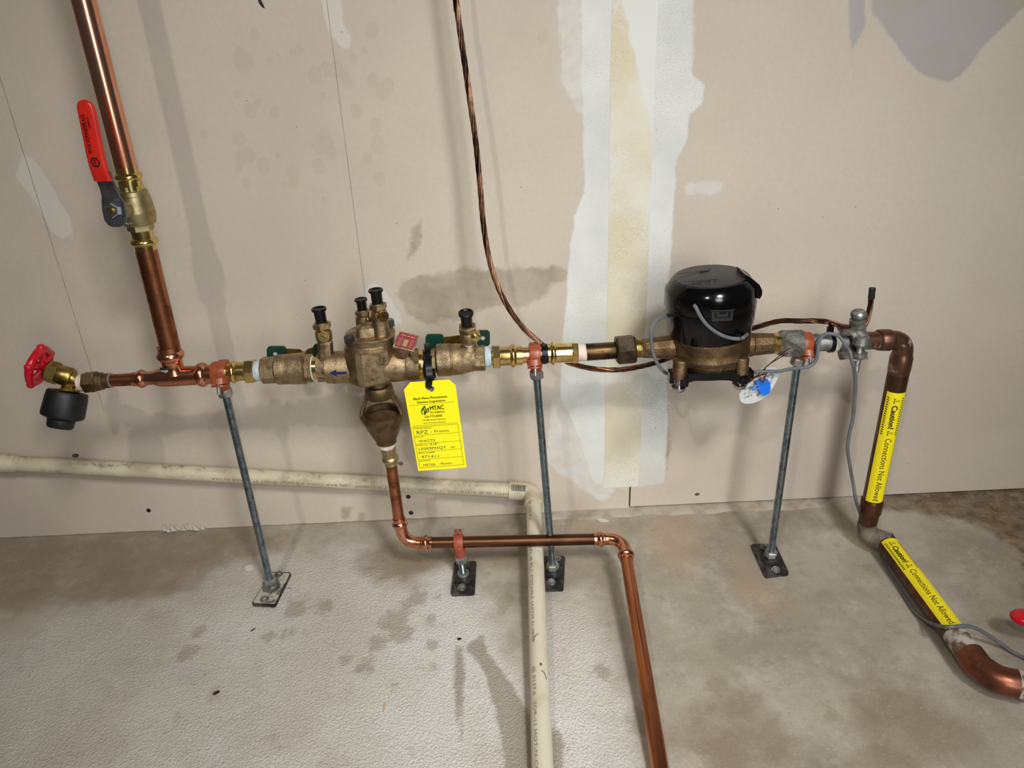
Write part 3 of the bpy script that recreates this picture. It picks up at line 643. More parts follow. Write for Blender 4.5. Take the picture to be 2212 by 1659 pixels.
mb = MB(); lpx(mb, 0, 0, [(0, 21), (fx(1048), 23), (fx(1060), 22), (fx(1061), 20)], A=A, B=B); part(T, 'thread_tape', mb, m_tapeblue, 'pale blue thread tape')
pipe('copper_pipe', P((1120, 768.3)), P((1190, 764.2)), 17.7*sc(P((1150, 766))), m_copper, 'short copper piece held by the middle pipe clamp')
T, A, B, fx = press('shiny brass press adapter between the black tie and the dark nipple', (1182, 764), (1268, 761), [(1182, 20), (1182.4, 21), (1188, 21), (1188.5, 1200, 21, 26), (1200.5, 21), (1222, 21), (1222.5, 21.6), (1235, 21), (1236, 18), (1249, 18)], [(1234.5, 1247.5, 25, 6)])
mb = MB(); lpx(mb, 0, 0, [(fx(1246), 18), (fx(1248), 19.5), (fx(1255), 19), (fx(1266), 18.8), (1, 17)], A=A, B=B); part(T, 'thread_tape', mb, m_tapepink, 'white thread tape')
mb = MB(); A, B = P((1264, 761)), P((1342, 756)); lpx(mb, 0, 0, [(0, 18.4), (.02, 18.8), (.5, 18.6), (.97, 18.2), (1, 17)], A=A, B=B); solo('brass_nipple', mb, m_nipple, 'blackened brass nipple entering the left meter union nut', 'pipe fitting')
mb = MB(); A, B = P((1330, 757)), P((1371.5, 753)); lpx(mb, 0, 0, [(0, 27), (.08, 33), (.9, 33), (1, 30)], A=A, B=B, seg=6, phase=.25); solo('union_nut', mb, m_nut, 'dark oxidised hex union nut on the left of the water meter', 'nut', smooth=False)

# ------------------------------------------------------------------ backflow preventer
Z4 = lambda x, y: (640+x/5.027, 590+y/5.027)
def shutoff(label, prof, hexes, a, b, group=None):
    T = thing('shutoff_valve', label, 'valve', P(((a[0]+b[0])/2, (a[1]+b[1])/2))); A, B = P(a), P(b); fx = lambda x: (x-a[0])/(b[0]-a[0])
    mb = MB(); lpx(mb, 0, 0, [(fx(x), r) for x, r in prof], A=A, B=B, seg=40); part(T, 'body', mb, m_bronze)
    for x0_, x1_, r, sg in hexes:
        mb = MB(); lpx(mb, 0, 0, [(fx(x0_), r*.95), (fx(x0_)+.015, r), (fx(x1_)-.015, r), (fx(x1_), r*.95)], A=A, B=B, seg=sg, phase=.22); part(T, 'hex_end', mb, m_bronze, smooth=False)
    return T, A, B
def wing(T, x0_, x1_, y0_, y1_, dy, hole, ch=7):     # one vinyl wing of a T-handle
    y = P(((x0_+x1_)/2, y0_), dy).y; pts = []
    for cx, cy, a0 in ((x1_-ch, y0_+ch, -90), (x1_-ch, y1_-ch, 0), (x0_+ch, y1_-ch, 90), (x0_+ch, y0_+ch, 180)):
        for k_ in range(5):
            a = math.radians(a0+k_*22.5); pts.append(W((cx+ch*math.cos(a), cy+ch*math.sin(a)), y))
    hp = [W((hole[0]+5.2*math.cos(a), hole[1]+5.2*math.sin(a)), y) for a in [2*math.pi*i/20 for i in range(20)]] if hole else None
    mb = MB(); prism(mb, pts, (0, .0042, 0), hp); part(T, 'handle_wing', mb, m_handlegreen, 'dark green wing', smooth=False)
T, A, B = shutoff('left bronze shutoff valve of the backflow preventer, green handle behind', [(596, 26), (598, 31), (600, 32.5), (625, 33), (626, 32), (628, 32), (629, 33.5), (657, 34.5), (659, 34.8), (661, 33), (664, 28)], [(567, 600, 29.5, 8), (661, 676, 31, 8)], (567, 800), (676, 795))
wing(T, 576, 617, 749, 789, .046, (594, 766)); wing(T, 676, 712, 744, 784, .046, None)
mb = MB(); yb = P((640, 760), .048).y
prism(mb, [W(p_, yb) for p_ in ((612, 753), (648, 755), (656, 762), (664, 755), (678, 750), (678, 764), (664, 772), (640, 776), (612, 766))], (0, .002, 0)); part(T, 'handle_bar', mb, m_olive, smooth=False)
q_ = P((637, 797)); mb = MB(); lathe(mb, q_+V((0, .018, 0)), V((q_.x, yb+.006, q_.z)), [(0, .011), (.5, .011), (.55, .006), (1, .006)], 16); part(T, 'stem', mb, m_bronze)
mb = MB(); lpx(mb, 0, 0, bul(.985, 1.015, 24, 27), A=A, B=B); part(T, 'gasket', mb, m_white, 'white gasket ring')
T2, A2, B2 = shutoff('right bronze shutoff valve of the backflow preventer, beside the yellow tag', [(941, 25), (944, 34), (946, 35.5), (974, 35.5), (975, 34), (977, 34), (978, 34.5), (999, 33.5), (1001, 32), (1010, 30), (1026, 27), (1030, 25)], [(931, 943, 27, 8), (1024, 1048, 28, 8)], (931, 779), (1048, 773))
wing(T2, 919, 958, 723, 762, .046, None); wing(T2, 1030, 1058.5, 714.5, 748, .046, (1042.8, 731.6), 8)
mb = MB(); yb = P((988, 735), .048).y
prism(mb, [W(p_, yb) for p_ in ((954, 729), (975, 727), (990, 725), (1000, 727), (1034, 719), (1034, 736), (1005, 742), (985, 744), (954, 743))], (0, .002, 0)); part(T2, 'handle_bar', mb, m_olive, smooth=False)
q_ = P((984, 778)); mb = MB(); lathe(mb, q_+V((0, .018, 0)), V((q_.x, yb+.006, q_.z)), [(0, .011), (.5, .011), (.55, .007), (1, .007)], 16); part(T2, 'stem', mb, m_bronze)

def test_cock(T, base, top, dyb, dyt, screw, cock_label=None, shift=None):
    """ball test cock from its white ring (base) up to the top of its black cap"""
    A, B = P(base, dyb), P(top, dyt); d = B-A; L = d.length; u, v = basis(d, (0, -1, 0)); f = L/.0545
    R = lambda x: x*f**.5
    mb = MB(); lathe(mb, A-d*.03, B, [(0, R(.0085)), (.05, R(.0088)), (.06, R(.0115)), (.14, R(.0125)), (.3, R(.0125)), (.36, R(.0115)), (.38, R(.0100)), (.60, R(.0095))], 14)
    lathe(mb, A, B, [(.40, R(.0125)), (.42, R(.0138)), (.54, R(.0138)), (.56, R(.012))], 6)
    ck = part(T, 'test_cock', mb, m_bronze, cock_label, ang=28)
    mb = MB(); lathe(mb, A-d*.05, A+d*.03, [(0, R(.0092)), (1, R(.0092))], 18); part(ck, 'sealing_ring', mb, m_white, 'white sealing ring')
    c0 = A+d*.22; s = V(screw).normalized()
    mb = MB(); lathe(mb, c0+s*.008*f, c0+s*.0165*f, [(0, R(.0088)), (.8, R(.0088)), (1, R(.0078))], 18)
    lathe(mb, c0+s*.0162*f, c0+s*.0172*f, [(0, R(.006)), (1, R(.0055))], 16); part(ck, 'screw_boss', mb, m_brass)
    uu, _ = basis(s, (0, 0, 1)); vv = s.cross(uu); q = c0+s*.0173*f
    mb = MB(); rbox(mb, q, (uu*.6+vv*.8).normalized()*R(.0048), (vv*.6-uu*.8).normalized()*.0005, s*.0003); part(ck, 'slot', mb, m_nipple)
    mb = MB(); lathe(mb, A, B, [(.57, R(.0078)), (.6, R(.0083)), (.9, R(.0085)), (.915, R(.0087)), (.925, R(.0108)), (.95, R(.0111)), (.985, R(.0111)), (1.0, R(.0104)), (.998, R(.0092)), (.96, R(.0068))], 24)
    part(ck, 'dust_cap', mb, m_capblack, 'black dust cap')
    return ck
T = thing('backflow_preventer', 'bronze backflow preventer body with black-capped test cocks and red plate', 'valve', P((800, 800)))
A, B = P(Z4(215, 1030)), P(Z4(1395, 990)); fx4 = lambda x: (x-215)/1180.0
mb = MB(); lpx(mb, 0, 0, [(fx4(240), 26), (fx4(330), 30), (fx4(336), 35), (fx4(550), 36), (fx4(1060), 36), (fx4(1190), 34.5), (fx4(1200), 33.5), (fx4(1210), 34.5), (fx4(1340), 34)], A=A, B=B, seg=44); part(T, 'body', mb, m_bronze)
mb = MB(); lpx(mb, 0, 0, [(fx4(238), 31), (fx4(332), 31)], A=A, B=B, seg=8, phase=.3); part(T, 'hex_end', mb, m_bronze, smooth=False)
mb = MB(); lpx(mb, 0, 0, [(fx4(190), 24), (fx4(240), 24)], A=A, B=B); part(T, 'union_ring', mb, m_brass)
mb = MB(); lpx(mb, 0, 0, [(fx4(1338), 33), (fx4(1345), 33.5), (fx4(1385), 32.5), (fx4(1390), 28), (fx4(1460), 25)], A=A, B=B, seg=40); part(T, 'union_ring', mb, m_brass)
# chamber: irregular faceted casting on a vertical axis
ct, cbm = P((799, 738)), P((806.5, 811)); mb = MB(); Rb = 51*sc(ct); vs = []
angs = [(-1, .05), (-1, -.52), (-.93, -.70), (-.50, -.97), (-.22, -1), (.80, -.62), (1, -.3), (1, .3), (.7, .8), (-.7, .8), (-1, .4)]
for tt, k_ in ((0, 1.0), (.6, 1.0), (.92, .99), (1.03, .96), (1.1, .88)):
    c_ = ct.lerp(cbm, tt)
    for a in angs: vs.append(c_+V((a[0]*Rb*k_, a[1]*Rb*k_, 0)))
na = len(angs); mb.add(vs, [(j*na+i, j*na+(i+1) % na, (j+1)*na+(i+1) % na, (j+1)*na+i) for j in range(4) for i in range(na)]+[tuple(range(na)), tuple(range(4*na, 5*na))[::-1]])
part(T, 'chamber', mb, m_bronze, ang=20)
cc = P((799, 719)); cdn = P((800.5, 746)); R1 = 54.5*sc(cc); ex, ey = V((math.cos(.12), math.sin(.12), 0)), V((-math.sin(.12), math.cos(.12), 0))
mb = MB(); loft(mb, [(cdn, ex*R1*.93, ey*R1*.93), (cdn.lerp(cc, .06), ex*R1*.98, ey*R1*.98), (cdn.lerp(cc, .42), ex*R1*.97, ey*R1*.97), (cdn.lerp(cc, .46), ex*R1*.95, ey*R1*.95), (cdn.lerp(cc, .5), ex*R1*.97, ey*R1*.97), (cdn.lerp(cc, .93), ex*R1, ey*R1), (cc, ex*R1*.96, ey*R1*.96)], 48, 2.5)
cov = part(T, 'cover', mb, m_bronze)
zc = V((0, 0, 1))
def bolt(pos, r, h, m, parent):
    mb = MB(); lathe(mb, pos-zc*.002, pos+zc*h, [(0, r), (.8, r), (1, r*.85)], 6, phase=.3); part(parent, 'bolt', mb, m, 'dark bolt head' if m is m_nut else None, smooth=False)
bolt(F(Z4(580, 738), cc.z), .0082, .0075, m_hubdark, cov); bolt(F(Z4(1015, 560), cc.z), .0075, .009, m_leversteel, cov)
mb = MB(); dc = F(Z4(785, 660), cc.z); s_ = sc(dc)
loft(mb, [(dc-zc*.002, V((.0185, .004, 0)), V((-.002, .0150, 0))), (dc+zc*.005, V((.0175, .004, 0)), V((-.002, .0140, 0))), (dc+zc*.012, V((.0155, .003, 0)), V((-.002, .0125, 0))), (dc+zc*.0155, V((.0105, .002, 0)), V((-.001, .008, 0)))], 28, 2.8); part(cov, 'dome', mb, m_bronze)
mb = MB(); b3 = F(Z4(925, 660), cc.z); lathe(mb, b3-zc*.003, b3+zc*.022, [(0, .0135), (.4, .0122), (1, .0116)], 24); part(cov, 'boss', mb, m_bronze)
mb = MB(); b2 = F(Z4(745, 560), cc.z); b2.y = min(b2.y, cc.y+R1*.8); lathe(mb, b2-zc*.003, b2+zc*.014, [(0, .0125), (1, .0115)], 24); part(cov, 'boss', mb, m_bronze)
# left riser boss for the first test cock
mb = MB(); lathe(mb, P(Z4(325, 1000)), P(Z4(312, 742)), [(0, .0135), (.3, .0135), (.5, .0122), (.97, .0118), (1, .0108)], 10, phase=.2); part(T, 'boss', mb, m_bronze, ang=25)
sv = lambda p_, x=0, z=.15: (x, -1, z)
test_cock(T, Z4(311, 742), Z4(243, 378), 0, 0, (.25, -1, .1))
y3 = b3.y-P((820, 700)).y; test_cock(T, (b3.x and Z4(912, 528)), Z4(860, 175), y3, y3, (.75, -1, .1))
y2 = b2.y-P((785, 700)).y; test_cock(T, Z4(745, 560), Z4(699, 278), y2, y2, (.9, -.5, 0))
T_ = T
mb = MB(); lathe(mb, P(Z4(1885, 880)), P(Z4(1876, 760)), [(0, .0155), (.2, .0145), (.5, .0122), (1, .0112)], 22); part(T2, 'boss', mb, m_bronze)
test_cock(T2, Z4(1873, 752), Z4(1841, 425), -.003, -.016, (1, -.45, .15))
# red plate on its cast lug
pc = [P(Z4(*q), -.026) for q in ((1125, 640), (1318, 690), (1272, 832), (1068, 788))]; nrm = (pc[1]-pc[0]).cross(pc[3]-pc[0]).normalized()
if nrm.y > 0: nrm = -nrm
# lean the plate back like the cover of a lectern
lean = [pc[0]+V((0, .018, .0)), pc[1]+V((0, .018, 0)), pc[2], pc[3]]
lean = [W((Z4(*q)), lp.y) for q, lp in zip(((1125, 640), (1318, 690), (1272, 832), (1068, 788)), lean)]
lean[2] = lean[1]+lean[3]-lean[0]
nrm = (lean[1]-lean[0]).cross(lean[3]-lean[0]).normalized(); nrm = nrm if nrm.y < 0 else -nrm
cen = sum(lean, V())/4
mb = MB(); prism(mb, [cen+(q-cen)*1.17 for q in lean], -nrm*.006)
e = (lean[2]+(lean[2]-cen)*.2); prism(mb, [e+V((-.006, .001, -.001)), e+V((.004, .001, .004)), e+V((.005, .006, -.022)), e+V((-.001, .006, -.022))], V((0, .006, 0)))
tube(mb, [cen-nrm*.004, V((cen.x-.012, ypipe(cen.x), cen.z-.03))], [.012, .016], 12)
lug = part(T, 'plate_lug', mb, m_bronze, smooth=False)
mb = MB(); prism(mb, [q+nrm*.0002 for q in lean], nrm*.0007); npl = part(lug, 'name_plate', mb, m_redplate, 'red name plate', smooth=False)
dx_, dy_ = (lean[1]-lean[0]), (lean[3]-lean[0]); mb = MB(); pf = lambda a, b: lean[0]+dx_*a+dy_*b+nrm*.0011
for a0, a1, b0, b1 in ((.38, .62, .42, .9),): mb.add([pf(a0, b0), pf(a1, b0), pf(a1, b1), pf(a0, b1)], [(0, 1, 2, 3)])
for j in range(7):
    for a0, a1 in ((.06+.02*(j % 2), .32), (.7, .95-.03*(j % 3))): mb.add([pf(a0, .36+j*.085), pf(a1, .36+j*.085), pf(a1, .385+j*.085), pf(a0, .385+j*.085)], [(0, 1, 2, 3)])
for a0, a1 in ((.12, .4), (.45, .62), (.66, .9)): mb.add([pf(a0, .12), pf(a1, .12), pf(a1, .2), pf(a0, .2)], [(0, 1, 2, 3)])
part(lug, 'plate_print', mb, m_silverink, smooth=False)
# flow arrow and cast marks
ac = P(Z4(450, 1080)); rr = 35.6*sc(ac); yc_ = P(Z4(450, 1012)); 
def oncyl(px, py):
    q = P(px and (px, py), -.024); dz = max(-.9, min(.9, (q.z-yc_.z)/rr)); return V((q.x, yc_.y-math.sqrt(1-dz*dz)*rr-.0008, q.z))
mb = MB(); arrow = [(548, 1068), (548, 1094), (440, 1096), (440, 1120), (360, 1083), (432, 1048), (438, 1070)]
prism(mb, [oncyl(*Z4(*q)) for q in arrow], (0, .0006, 0)); part(T, 'flow_arrow', mb, m_navy, 'dark blue arrow pointing left', smooth=False)
fa = math.radians(20.4); fn_ = V((math.sin(fa), -math.cos(fa), 0)); fr_ = V((math.cos(fa), math.sin(fa), 0)); fc_ = ct.lerp(cbm, .40)+V((.59, -.70, 0))*Rb; fv_ = ct.lerp(cbm, .93)+V((.05, -.89, 0))*Rb
mb = MB(); tube(mb, [fc_+fn_*.0003+(fr_*math.cos(a)+zc*math.sin(a))*.0088 for a in [2*math.pi*i/28 for i in range(29)]], .0007, 6, cap=False)
text_fit(mb, 'LF', fc_-fr_*.0055-zc*.0045, fc_+fr_*.0055-zc*.0045, zc, .009, fn_*.0002, .05, ext=.0009)
text_fit(mb, 'VENT', fv_-fr_*Rb*.30, fv_+fr_*Rb*.32, zc, .0062, fn_*.0002, .05, ext=.0009)
part(T, 'cast_lettering', mb, m_bronze, smooth=False)

# ------------------------------------------------------------------ black tie and yellow inspection tag
ZT = lambda x, y: (860+x/7.9, 820+y/7.9)
c = P((925, 781)); r = 37*sc(c); ytag = c.y-.036
pts = []
for i in range(25):
    a = math.radians(-160+i*280/24); pts.append(c+V((.006*math.sin(a*.5), -math.cos(a)*r, math.sin(a)*r*-1.0)))
ring = [c+V((0, -math.cos(a)*(r+.002), math.sin(a)*(r+.002))) for a in [math.radians(200-i*12) for i in range(27)]]
hole = W(ZT(556, 150), ytag)
TT = thing('cable_tie', 'long black cable tie carrying the yellow inspection tag', 'cable tie', c)
mb = MB(); strip(mb, [c+V((.002*math.sin(a*2), -math.cos(a)*(r+.0012), math.sin(a)*(r+.0012))) for a in [2*math.pi*i/40 for i in range(41)]], .0042, .0009, (0, -1, 0)); part(TT, 'strap', mb, m_tie)
f0 = W((931, 800), c.y-r-.003); mb = MB(); strip(mb, catmull([W((926, 768), c.y-r-.002), W((926, 790), c.y-r-.005), W((928, 815), ytag-.004), hole+V((-.002, -.003, .006)), hole+V((-.0005, .003, -.001)), hole+V((.004, .007, .012)), W((936, 815), ytag+.006), W((934, 800), c.y-r*.9)], 6), .0046, .0009, (0, -1, 0)); part(TT, 'tail', mb, m_tie)
mb = MB(); rbox(mb, W((931.5, 806), c.y-r*.72-.004), (.0055, 0, 0), (0, .0045, 0), (-.001, 0, .0075), .3); part(TT, 'head', mb, m_tie)
TG = thing('inspection_tag', 'yellow backflow inspection tag hanging from the black cable tie', 'tag', W(ZT(700, 1540), ytag))
tw = lambda x, y, o=0: W(ZT(x, y), ytag-o)
poly = [tw(*q) for q in ((345, 1560), (1170, 1500), (980, 95), (870, 0), (205, 45), (100, 175))]
hp = [hole+V((math.cos(a), 0, math.sin(a)))*.0043 for a in [2*math.pi*i/24 for i in range(24)]]
mb = MB(); prism(mb, poly, (0, .0007, 0), hp); part(TG, 'card', mb, m_yellow, smooth=False)
mb = MB(); tube(mb, [hole+V((math.cos(a), -.01, math.sin(a)))*.0048 for a in [2*math.pi*i/24 for i in range(25)]], .0007, 8, cap=False); part(TG, 'eyelet', mb, m_steel, 'metal eyelet')
ink = MB(); pen_ = MB(); gr = MB(); O = .0004
def tline(mb, a, b, th=2.4):
    A_, B_ = tw(*a, O), tw(*b, O); d = (B_-A_).normalized(); n_ = V((-d.z, 0, d.x))*th*.5*sc(A_)/7.9*1.6; mb.add([A_-n_, B_-n_, B_+n_, A_+n_], [(0, 1, 2, 3)])
def ttext(mb, s, a, b, h, bold=0): text_fit(mb, s, tw(*a, O), tw(*b, O), tw(a[0]-22, a[1]-100)-tw(*a), h*sc(hole)/7.9, (0, 0, 0), bold)
ttext(ink, 'Back Flow Prevention', (263, 350), (838, 305), 42, .045); ttext(ink, 'Device Inspection', (330, 410), (805, 370), 42, .045)
tline(ink, (185, 446), (965, 380)); ttext(ink, 'MTAC', (549, 527), (785, 502), 82, .05); ttext(ink, 'PLUMBING', (558, 582), (796, 562), 40, .01)
ttext(ink, '226-770-8080', (453, 654), (757, 630), 42, .02); ttext(ink, 'info@mtacplumbing.ca', (418, 706), (818, 678), 30); ttext(ink, 'www.mtacplumbing.ca', (428, 756), (815, 728), 28)
tline(ink, (240, 796), (1015, 733))
L0, R0 = (248, 818), (1020, 758); L1, R1_ = (372, 1508), (1120, 1450)
for a, b in ((L0, R0), (L0, L1), (R0, R1_), (L1, R1_)): tline(ink, a, b, 3)
for k_, f in enumerate((.208, .41, .61, .80)):
    g = lambda p_, q_: (p_[0]+(q_[0]-p_[0])*f, p_[1]+(q_[1]-p_[1])*f); tline(ink, g(L0, L1), g(R0, R1_))
for s, a, b in (('TYPE OF DEVICE', (272, 852), (565, 832)), ('MFG. BY', (295, 998), (438, 984)), ('MODEL NO.', (318, 1136), (508, 1122)), ('SERIAL NUMBER', (347, 1270), (630, 1248)), ('LOCATION', (370, 1404), (545, 1390))): ttext(ink, s, a, b, 27)
for s, a, b, h in (('RPZ', (322, 936), (512, 922), 72), ('-', (552, 915), (580, 912), 60), ('Premis', (622, 904), (868, 888), 50), ('WATTS', (350, 1074), (634, 1056), 50), ('3/4"', (540, 1124), (688, 1110), 40),
                   ('LF009M3QT', (358, 1208), (826, 1176), 52), ('RP', (908, 1172), (970, 1166), 36), ('471411', (395, 1338), (696, 1326), 50), ('METER', (436, 1482), (640, 1470), 48), ('Room', (736, 1452), (915, 1444), 52)): ttext(pen_, s, a, b, h, .0)
for st in (((455, 445), (400, 520), (398, 560), (425, 590)), ((455, 445), (420, 530), (440, 520)), ((455, 470), (470, 490), (445, 560))):
    tube(gr, [tw(*q, O) for q in st], .0008, 6)
for st in (((510, 485), (445, 590)), ((510, 485), (525, 540), (500, 560), (478, 545)), ((480, 545), (455, 598))): tube(ink, [tw(*q, O) for q in st], .0007, 6)
part(TG, 'printed_lettering', ink, m_ink, smooth=False); part(TG, 'handwriting', pen_, m_penink, 'dark pen handwriting', smooth=False); part(TG, 'emblem', gr, m_green, 'green emblem')

# ------------------------------------------------------------------ air gap funnel and drain pipe
Z5 = lambda x, y: (740+x/5.927, 780+y/5.927)
T = thing('air_gap_funnel', 'dark bronze air gap funnel with open window below the backflow preventer', 'drain funnel', P(Z5(490, 800)))
A, B = P(Z5(452, 265)), P(Z5(562, 1040)); tg = lambda y: (y-265)/775.0
mb = MB(); lpx(mb, 0, 0, [(0, 20), (tg(300), 21), (tg(308), 28), (tg(330), 30.5), (tg(430), 30.5), (tg(445), 29)], A=A, B=B); part(T, 'neck', mb, m_bronzed)
s_ = sc(A); pr_ = [(tg(655), 40), (tg(640), 44), (tg(650), 48), (tg(700), 48), (tg(760), 44), (tg(960), 27.5), (tg(966), 25), (tg(975), 24), (tg(1035), 23), (1, 21)]
mb = MB(); lathe(mb, A, B, [(t_, r*s_) for t_, r in pr_]+[(1, .008*0+17*s_), (tg(960), 17*s_), (tg(760), 37*s_), (tg(655), 40*s_)], 40, cap=False); part(T, 'cup', mb, m_bronzed, ang=30)
mb = MB(); lathe(mb, A, B, [(tg(720), 39*s_), (tg(690), 30*s_), (tg(672), 16*s_), (tg(668), .2*s_)], 28, cap=False); part(T, 'inner_dome', mb, m_bronzeb)
for sg in (-1, 1):
    u_, v_ = V((1, 0, 0)), V((0, 1, 0)); mb = MB(); k = lambda y: A.lerp(B, tg(y))
    loft(mb, [(k(400)+u_*sg*26*s_, u_*5*s_, v_*12*s_), (k(455)+u_*sg*28.5*s_, u_*4.2*s_, v_*12*s_), (k(560)+u_*sg*39*s_, u_*4.5*s_, v_*13*s_), (k(650)+u_*sg*44.5*s_, u_*4.2*s_, v_*16*s_), (k(700)+u_*sg*44*s_, u_*4*s_, v_*17*s_)], 16, 4); part(T, 'arm', mb, m_bronzed)
T, A, B, fx = None, P(Z5(560, 1035)), P((846, 1003)), None
T = thing('press_adapter', 'pale brass press adapter with white tape under the air gap funnel', 'pipe fitting', P((841, 975)))
mb = MB(); lpx(mb, 0, 0, [(-.08, 17), (-.03, 18.8), (.1, 18.8), (.2, 18), (.22, 16)], A=A, B=B); part(T, 'thread_tape', mb, m_tapepink, 'white thread tape')
mb = MB(); lpx(mb, 0, 0, [(.2, 17.5), (.24, 18), (.45, 17.2), (.5, 16)], A=A, B=B, seg=8); part(T, 'hex_end', mb, m_nickel, smooth=False)
mb = MB(); lpx(mb, 0, 0, [(.48, 15.5), (.62, 15)]+bul(.63, .86, 15, 18.5)+[(.87, 14.5), (.99, 14.5), (1, 12)], A=A, B=B); part(T, 'socket', mb, m_nickel)
pa, pb = P((844.5, 999)), P((863.5, 1135)); pipe('drain_pipe', pa, pb, 12.4*sc(pa), m_redcopper, 'short upright copper drain pipe below the air gap funnel', 'pipe')
yd = pb.y
D1, D2 = W((930.5, 1172.5), -.172), W((1292, 1164.5), -.184); ydr = D2.y
cor = V((pb.x+.004, D1.y+.002, D1.z))
def elbow(name, label, a, cnr, b, rpx, m, bead=True, cuff=0.0, beadr=1.33, bend=.62, sock=None):
    """press elbow from a round the corner cnr to b"""
    T = thing(name, label, 'pipe fitting', cnr); s_ = sc(cnr); r = rpx*s_; da, db = (a-cnr).normalized(), (b-cnr).normalized(); la, lb = (a-cnr).length, (b-cnr).length
    bl = min(la, lb)*bend; pts = [cnr+da*bl*(1-x)**2+db*bl*x**2 for x in [i/12 for i in range(13)]]
    mb = MB(); tube(mb, [cnr+da*min(la, bl+.003)]+pts+[cnr+db*min(lb, bl+.003)], r, 24); part(T, 'bend', mb, m)
    for d, l in ((da, la), (db, lb)):
        A, B = cnr+d*(bl-.001), cnr+d*l; mb = MB()
        p_ = [(0, r), (.15, r*1.06)]+(bul(.2, .72, r*1.06, r*beadr) if bead else [(.2, r*1.12), (.8, r*1.12)])+[(.75 if bead else .85, r*1.08), (1, r*1.08)]
        lathe(mb, A, B, p_, 32); part(T, 'socket', mb, m)
    return T
elbow('copper_elbow', 'copper press elbow where the upright drain pipe turns along the floor', W((861.5, 1119), yd), cor, D1+V((.002, 0, 0)), 12.8, m_copperfit)
mb = MB(); Dd = (D2-D1).normalized(); lathe(mb, D1-Dd*.01, D2+Dd*.01, [(0, 12.3*sc(D1)), (1, 12.3*sc(D1))], 28); solo('drain_pipe', mb, m_oldcopper, 'brown copper drain pipe running level above the floor behind two elbows', 'pipe')
E0 = W((1283, 1165), ydr); K2 = W((1352, 1163), ydr); K2.z = D2.z
FA = F((1358.5, 1210), D2.z-.006); FB = F((1431, 1690), .0125)
K2 = V((FA.x-.0015, ydr, D2.z)); FA = V((FA.x, FA.y, D2.z-.004))
elbow('copper_elbow', 'shiny copper press elbow turning the drain pipe towards the viewer', E0, K2, K2+(FB-K2).normalized()*.048, 13.2, m_copperfit)
mb = MB(); st = K2+(FB-K2).normalized()*.035; lathe(mb, st, FB+(FB-K2).normalized()*.05, [(0, .0096), (1, .0110)], 28); solo('drain_pipe', mb, m_floorcopper, 'streaky copper drain pipe lying on the floor and leaving at the bottom', 'pipe')

